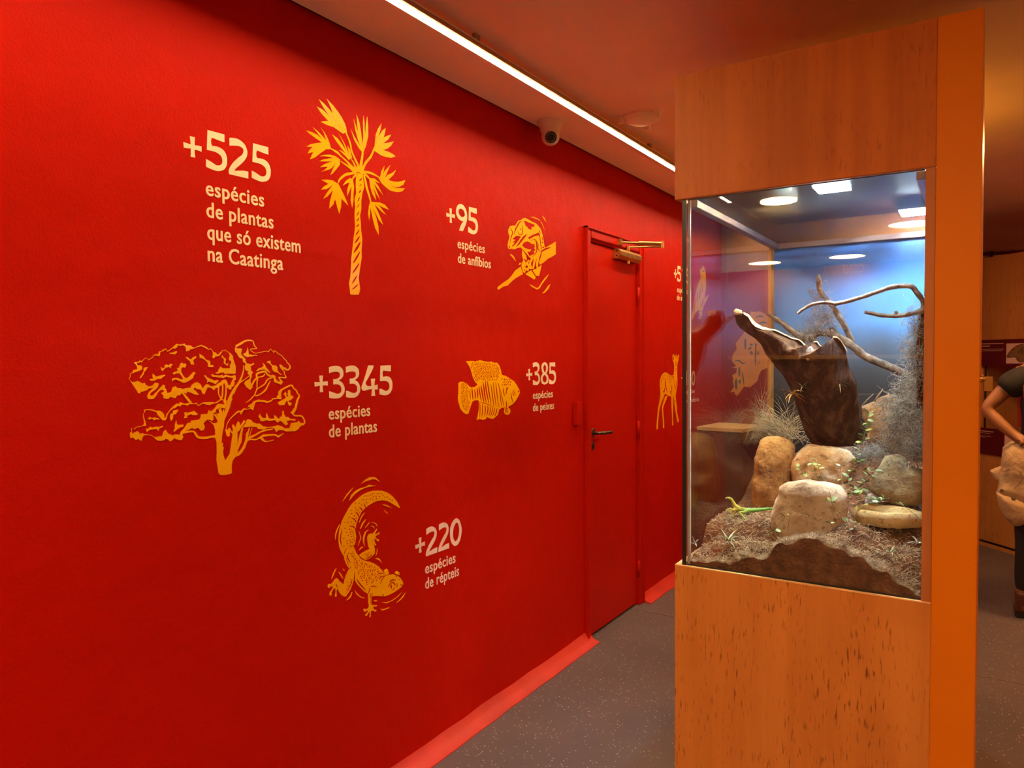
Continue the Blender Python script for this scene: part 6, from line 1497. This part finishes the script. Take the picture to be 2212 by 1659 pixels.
MK += [rib([g1to2((1330,1050)), g1to2((1420,1020)), g1to2((1500,1030))], 24), rib([g1to2((1400,1160)), g1to2((1480,1130)), g1to2((1570,1150))], 30)]
figure('map_graphic', 'orange map cut-out with small dark trees on the end wall, seen through the case', [(g2, [MP])], [(g2, MK)], onend, mat('orange map vinyl', (0.80, 0.33, 0.06), 0.5, var=0.08, vscale=9), mat('dark teal map figures', (0.10, 0.12, 0.13), 0.6, var=0.1))
# ------------------------------------------------------------------ far cabinet, turned 45 degrees
A0 = Vector((-0.03, 6.77, 0.0))
ME = Matrix(((0.687, 0.727, 0, A0.x), (-0.727, 0.687, 0, A0.y), (0, 0, 1, 0), (0, 0, 0, 1)))     # local x along the face, local y into the cabinet
M_farply = plywood('brown plywood veneer', (0.50, 0.23, 0.065), 0.5)
M_panel = mat('dark maroon info panel', (0.085, 0.006, 0.012), 0.45, var=0.05)
M_print = mat('pale pink print', (0.62, 0.42, 0.38), 0.6, var=0.03)
fc = empty('far_cabinet', A0, 'brown plywood display cabinet with maroon info panels in the background', 'display case')
FB = lambda x0, x1, y0, y1, z0, z1: MB().box(x0, x1, y0, y1, z0, z1, ME)
LN = 1.5
FB(0, LN, 0, 0.8, 0.0, 0.025).build('plinth', M_farply, fc)
FB(0.02, LN, 0.02, 0.78, 0.025, 0.045).build('recess', M_gap, fc)
FB(0, LN, 0, 0.8, 0.045, 0.915).build('lower_cabinet', M_farply, fc, bevel=0.002)
FB(0, LN, 0, 0.8, 1.42, 2.232).build('upper_cabinet', M_farply, fc, bevel=0.002)
FB(0.013, LN, 0.34, 0.37, 0.915, 1.42).build('red_backdrop', mat('red backdrop', (0.62, 0.04, 0.04), 0.6, var=0.1, vscale=4), fc)
FB(0.048, 0.056, 0.0, 0.008, 0.915, 1.42).build('glass_seal', M_seal, fc)
FB(0.058, LN, 0.001, 0.007, 0.916, 1.419).build('glass_pane', M_glass, fc)
FB(0.0, 0.012, 0.0, 0.6, 0.915, 1.42).build('corner_post', M_farply, fc)
up = FB(0.0, 0.62, -0.012, -0.001, 1.40, 1.60).build('info_panel', M_panel, fc)
lo_ = FB(0.0, 0.245, -0.012, -0.001, 0.72, 0.922).build('info_panel', M_panel, fc)
FB(0.255, 0.42, -0.014, -0.0125, 1.42, 1.568).build('picture', M_print, up)
an = [(0.258, 1.475), (0.275, 1.500), (0.30, 1.525), (0.335, 1.55), (0.38, 1.562), (0.415, 1.565), (0.415, 1.43), (0.37, 1.425), (0.35, 1.44), (0.335, 1.465), (0.30, 1.462), (0.262, 1.462)]
sheet([[an]], lambda x, y, l: ME @ Vector((x, -0.014 - l, y)), 0.0001, 0.001).build('animal_picture', mat('brown fur picture', (0.10, 0.05, 0.02), 0.7, col2=(0.22, 0.12, 0.05), vscale=40), up)
FB(0.247, 0.42, -0.010, -0.001, 0.72, 0.895).build('label_card', M_print, fc)
def rows(par, x0, x1, zs, h, seed):
    r = random.Random(seed); mb = MB()
    for z, f_ in zs:
        x = x0
        while x < x0 + (x1 - x0) * f_:
            w_ = r.uniform(0.006, 0.016); mb.box(x, min(x + w_, x1), -0.0128, -0.0121, z, z + h, ME); x += w_ + 0.0022
    mb.build('printed_text', M_print, par)['kind'] = 'stuff'
rows(up, 0.012, 0.24, [(1.567, 0.95), (1.549, 0.4)], 0.006, 1)
rows(up, 0.012, 0.24, [(1.526, 0.9), (1.514, 0.86)], 0.004, 2)
rows(lo_, 0.012, 0.15, [(0.893, 0.95)], 0.007, 3)
rows(lo_, 0.012, 0.15, [(0.880, 0.7), (0.858, 0.8), (0.848, 0.4)], 0.003, 4)
lg = MB().tube([ME @ Vector(p) for p in ((0.30, 0.2, 0.915), (0.36, 0.2, 1.02), (0.44, 0.19, 1.10), (0.55, 0.18, 1.15))], [0.07, 0.06, 0.05, 0.03], 12)
tag(fit_origin(lg.build('driftwood', M_bark, smooth=True)), 'brown driftwood inside the far cabinet behind the elbow', 'driftwood')
tag(MB().box(-0.6, 4.0, 9.12, 9.195, 2.47, 2.52).build('trim_4', M_cctv), kind='structure')
tag(fit_origin(MB().box(0.035, 0.06, 9.06, 9.12, 2.44, 2.55).build('trim_bracket', M_gap)), 'small dark bracket on the pale strip above the far cabinet', 'bracket')

# podium by the left wall, seen through the side glass
pd = empty('label_podium', (-1.50, 5.16, 0), 'low dark podium with pale wooden top against the red wall, behind the case', 'podium')
Mp = Matrix.Translation((-1.50, 5.16, 0)) @ Matrix.Rotation(-0.10, 4, 'Z')
MB().box(-0.16, 0.16, -0.19, 0.19, 0.0, 0.975, Mp).build('podium_body', M_panel, pd, bevel=0.003)
MB().box(-0.165, 0.165, -0.20, 0.20, 0.975, 1.0, Mp).build('podium_top', M_plyedge, pd, bevel=0.002)

# ------------------------------------------------------------------ exhibition boards behind the viewpoint (they show as reflections in the glass)
bd = empty('exhibition_board', (-1.2, -4.6, 0), 'tall purple exhibition board headed COBERTURA behind the viewpoint', 'board')
MB().box(-2.6, 0.3, -4.64, -4.60, 0.0, 2.5).build('board', mat('purple print board', (0.16, 0.07, 0.13), 0.6, var=0.1, vscale=2), bd)
MB().box(-2.6, 0.3, -4.60, -4.585, 1.455, 1.50).build('ledge', M_plyedge, bd)
line_mb('COBERTURA', lambda u, v, l: Vector((-1.12 - u, -4.599 + l, 2.40 + v)), 0.42, 0.06).build('heading', M_print, bd)

# ------------------------------------------------------------------ person in the background, back turned, hand on hip
PY = 5.0
def J(px, py, dy=0.0): return atY(px, py, PY + dy)
M_skin = mat('warm skin', (0.26, 0.115, 0.045), 0.5, var=0.06, vscale=8)
M_tee = mat('black cotton shirt', (0.010, 0.010, 0.011), 0.85, var=0.15, vscale=25, bump=0.2, bscale=90)
M_legg = mat('black leggings', (0.008, 0.008, 0.009), 0.7, var=0.1)
M_denim = mat('beige denim', (0.44, 0.33, 0.19), 0.85, var=0.08, vscale=14, bump=0.35, bscale=60, bdist=0.01)
M_seam = mat('dark stitching', (0.10, 0.07, 0.05), 0.8, var=0.1)
M_boot = mat('brown leather boot', (0.11, 0.035, 0.02), 0.45, var=0.15, vscale=20)
M_hair = mat('dark brown hair', (0.035, 0.017, 0.009), 0.5, var=0.3, vscale=60, stretch=(1, 1, 0.2), bump=0.4, bscale=80)
foot = J(2258, 1330); foot.z = 0
pe = empty('person', foot, 'person in black t-shirt with beige jacket tied at the waist, hand on hip', 'person')
def rel(p): return tuple(p - foot)
V = [J(2256, 1010), J(2256, 950), J(2257, 880), J(2257, 825), J(2257, 778), J(2258, 745), J(2258, 700), J(2258, 668)]
E_ = [(i, i + 1) for i in range(7)]
RR = [(.15, .11), (.125, .10), (.14, .105), (.13, .09), (.052, .052), (.055, .06), (.078, .095), (.055, .07)]
def arm(att, pts, rad):
    k = att
    for p, rr in zip(pts, rad):
        V.append(p); RR.append((rr, rr)); E_.append((k, len(V) - 1)); k = len(V) - 1
    return k
sl = arm(3, [J(2203, 812, -.01)], [.062])
la = arm(sl, [J(2165, 848, -.02), J(2128, 884, -.03), J(2160, 915, -.06), J(2195, 944, -.09)], [.046, .040, .036, .027])
lh = arm(la, [J(2207, 953, -.105)], [.026])
for k_, (dx, dy, dz) in enumerate(((10, -8, .0), (-4, 6, -.02), (-6, 11, -.01), (-5, 16, 0), (-2, 20, .01))):
    a_ = arm(lh, [J(2211 + dx * .5, 953 + dy * .6, -.11 + dz)], [.011]); arm(a_, [J(2207 + dx, 953 + dy, -.11 + dz)], [.009])
sr = arm(3, [J(2312, 812, .01)], [.062])
ra = arm(sr, [J(2326, 860), J(2336, 905), J(2340, 950), J(2342, 992)], [.048, .042, .036, .027])
rh = arm(ra, [J(2343, 1012)], [.030])
for dx in (-10, -5, 0, 5, 10):
    a_ = arm(rh, [J(2343 + dx, 1032 - abs(dx) * .4)], [.010]); arm(a_, [J(2343 + dx, 1046 - abs(dx))], [.008])
def legs(x0, x1, x2, x3, sgn):
    return arm(0, [J(x0, 1030), J(x1, 1110), J(x2, 1185), J(x3, 1250, .01), J(x3 - 1, 1312, .02)], [.10, .082, .058, .056, .042])
kl = legs(2228, 2226, 2220, 2216, 1); kr = legs(2286, 2288, 2290, 2292, 1)
for k_, x in ((kl, 2214), (kr, 2292)):
    a_ = arm(k_, [J(x, 1322, .05)], [.038]); arm(a_, [J(x - 4, 1322, .16)], [.030])
bmz = skin_mesh('body', [rel(v) for v in V], E_, RR, 0, 2)
link('body', bmz, M_skin, pe, True)
# shirt with short sleeves
V = [J(2256, 962), J(2256, 935), J(2257, 880), J(2257, 825), J(2257, 790)]; E_ = [(0, 1), (1, 2), (2, 3), (3, 4)]
RR = [(.135, .105), (.145, .115), (.165, .13), (.16, .125), (.085, .08)]
arm(3, [J(2210, 815, -.01), J(2190, 828, -.015), J(2166, 849, -.02)], [.100, .088, .074]); arm(3, [J(2306, 815, .01), J(2318, 835, .01), J(2328, 862)], [.100, .088, .074])
link('t_shirt', skin_mesh('t_shirt', [rel(v) for v in V], E_, RR, 1, 2), M_tee, pe, True)
V = [J(2256, 1005), J(2256, 985)]; E_ = [(0, 1)]; RR = [(.162, .125), (.15, .12)]
for x in ((2228, 2226, 2220, 2216), (2286, 2288, 2290, 2292)):
    arm(0, [J(x[0], 1032), J(x[1], 1110), J(x[2], 1185), J(x[3], 1250, .01), J(x[3], 1290, .015)], [.108, .088, .063, .061, .05])
link('leggings', skin_mesh('leggings', [rel(v) for v in V], E_, RR, 0, 2), M_legg, pe, True)
for x in (2214, 2292):
    V = [J(x, 1275, .01), J(x, 1305, .015), J(x, 1321, .05), J(x - 4, 1323, .17)]; E_ = [(0, 1), (1, 2), (2, 3)]; RR = [(.060, .060), (.052, .052), (.047, .042), (.040, .030)]
    bt = link('boot', skin_mesh('boot', [rel(v) for v in V], E_, RR, 1, 2), M_boot, pe, True)
    s0 = J(x, 1325, 0)
    MB().box(s0.x - 0.048, s0.x + 0.040, PY - 0.04, PY + 0.21, 0.0, 0.022).build('sole', M_black, bt, bevel=0.008)
# beige denim jacket tied around the waist
jk = body('tied_jacket', [(2166, 968), (2180, 955), (2215, 948), (2260, 950), (2310, 955), (2345, 975), (2340, 1040), (2330, 1100), (2290, 1125), (2240, 1110), (2200, 1092), (2170, 1078), (2152, 1062), (2160, 1040), (2165, 1000)], PY - 0.01, 0.14, M_denim, pe, 0.45, 0.020, 21, 90, 30)
body('jacket_panel', [(2150, 1058), (2175, 1062), (2230, 1085), (2280, 1110), (2285, 1140), (2230, 1132), (2190, 1135), (2172, 1118), (2158, 1090)], PY - 0.06, 0.10, M_denim, jk, 0.6, 0.016, 22, 70, 22)
body('jacket_sleeve_end', [(2137, 1016), (2163, 1006), (2168, 1030), (2160, 1045), (2147, 1034)], PY - 0.05, 0.025, M_denim, jk, 0.7, 0.006, 23, 40, 14)
st = MB()
for pts in ([(2168, 1020), (2185, 1012), (2200, 1016), (2208, 1028)], [(2168, 1068), (2195, 1052), (2212, 1030), (2222, 1022)], [(2152, 1060), (2180, 1075), (2205, 1092), (2225, 1102)], [(2168, 1075), (2180, 1100), (2205, 1128)]):
    sm = catmull(pts, 5, False, 3.0)
    st.tube([atY(p.x, p.y, PY - 0.158 + 0.05 * abs(p.x - 2215) / 60) for p in sm], 0.0013, 5)
st.build('seams', M_seam, jk)['kind'] = 'stuff'
for q in ((2164, 1060), (2189, 1077)):
    c = atY(*q, PY - 0.145)
    MB().lathe([(.001, 0), (.010, 0), (.010, .004), (.006, .006), (.001, .006)], Matrix.Translation(c) @ (EYE - c).to_track_quat('Z', 'Y').to_matrix().to_4x4(), 16).build('button', M_seam, jk, smooth=True, sharp=0.6)
# hair falling down the back, face turned away
body('hair', [(2236, 700), (2244, 676), (2258, 668), (2274, 676), (2282, 700), (2284, 740), (2286, 790), (2272, 815), (2250, 818), (2232, 800), (2234, 745)], PY - 0.035, 0.085, M_hair, pe, 0.75, 0.012, 24, 60, 22)
hd_ = J(2258, 716, .10)
for s_ in (-1, 1):
    c = hd_ + Vector((0.03 * s_, -0.012, 0.012))
    MB().lathe([(.0005, -.010), (.008, -.006), (.010, 0), (.008, .006), (.0005, .010)], Matrix.Translation(c), 12).build('eye', M_cctv, pe, smooth=True)
MB().tube([hd_ + Vector((0, -0.01, 0.01)), hd_ + Vector((0, 0.018, -0.02))], [0.009, 0.014], 10).build('nose', M_skin, pe, smooth=True)
MB().tube([hd_ + Vector((-.02, -.012, -.045)), hd_ + Vector((0, -.002, -.046)), hd_ + Vector((.02, -.012, -.045))], [0.004, 0.007, 0.004], 8).build('mouth', mat('lips', (0.40, 0.12, 0.09), 0.5, var=0.05), pe, smooth=True)
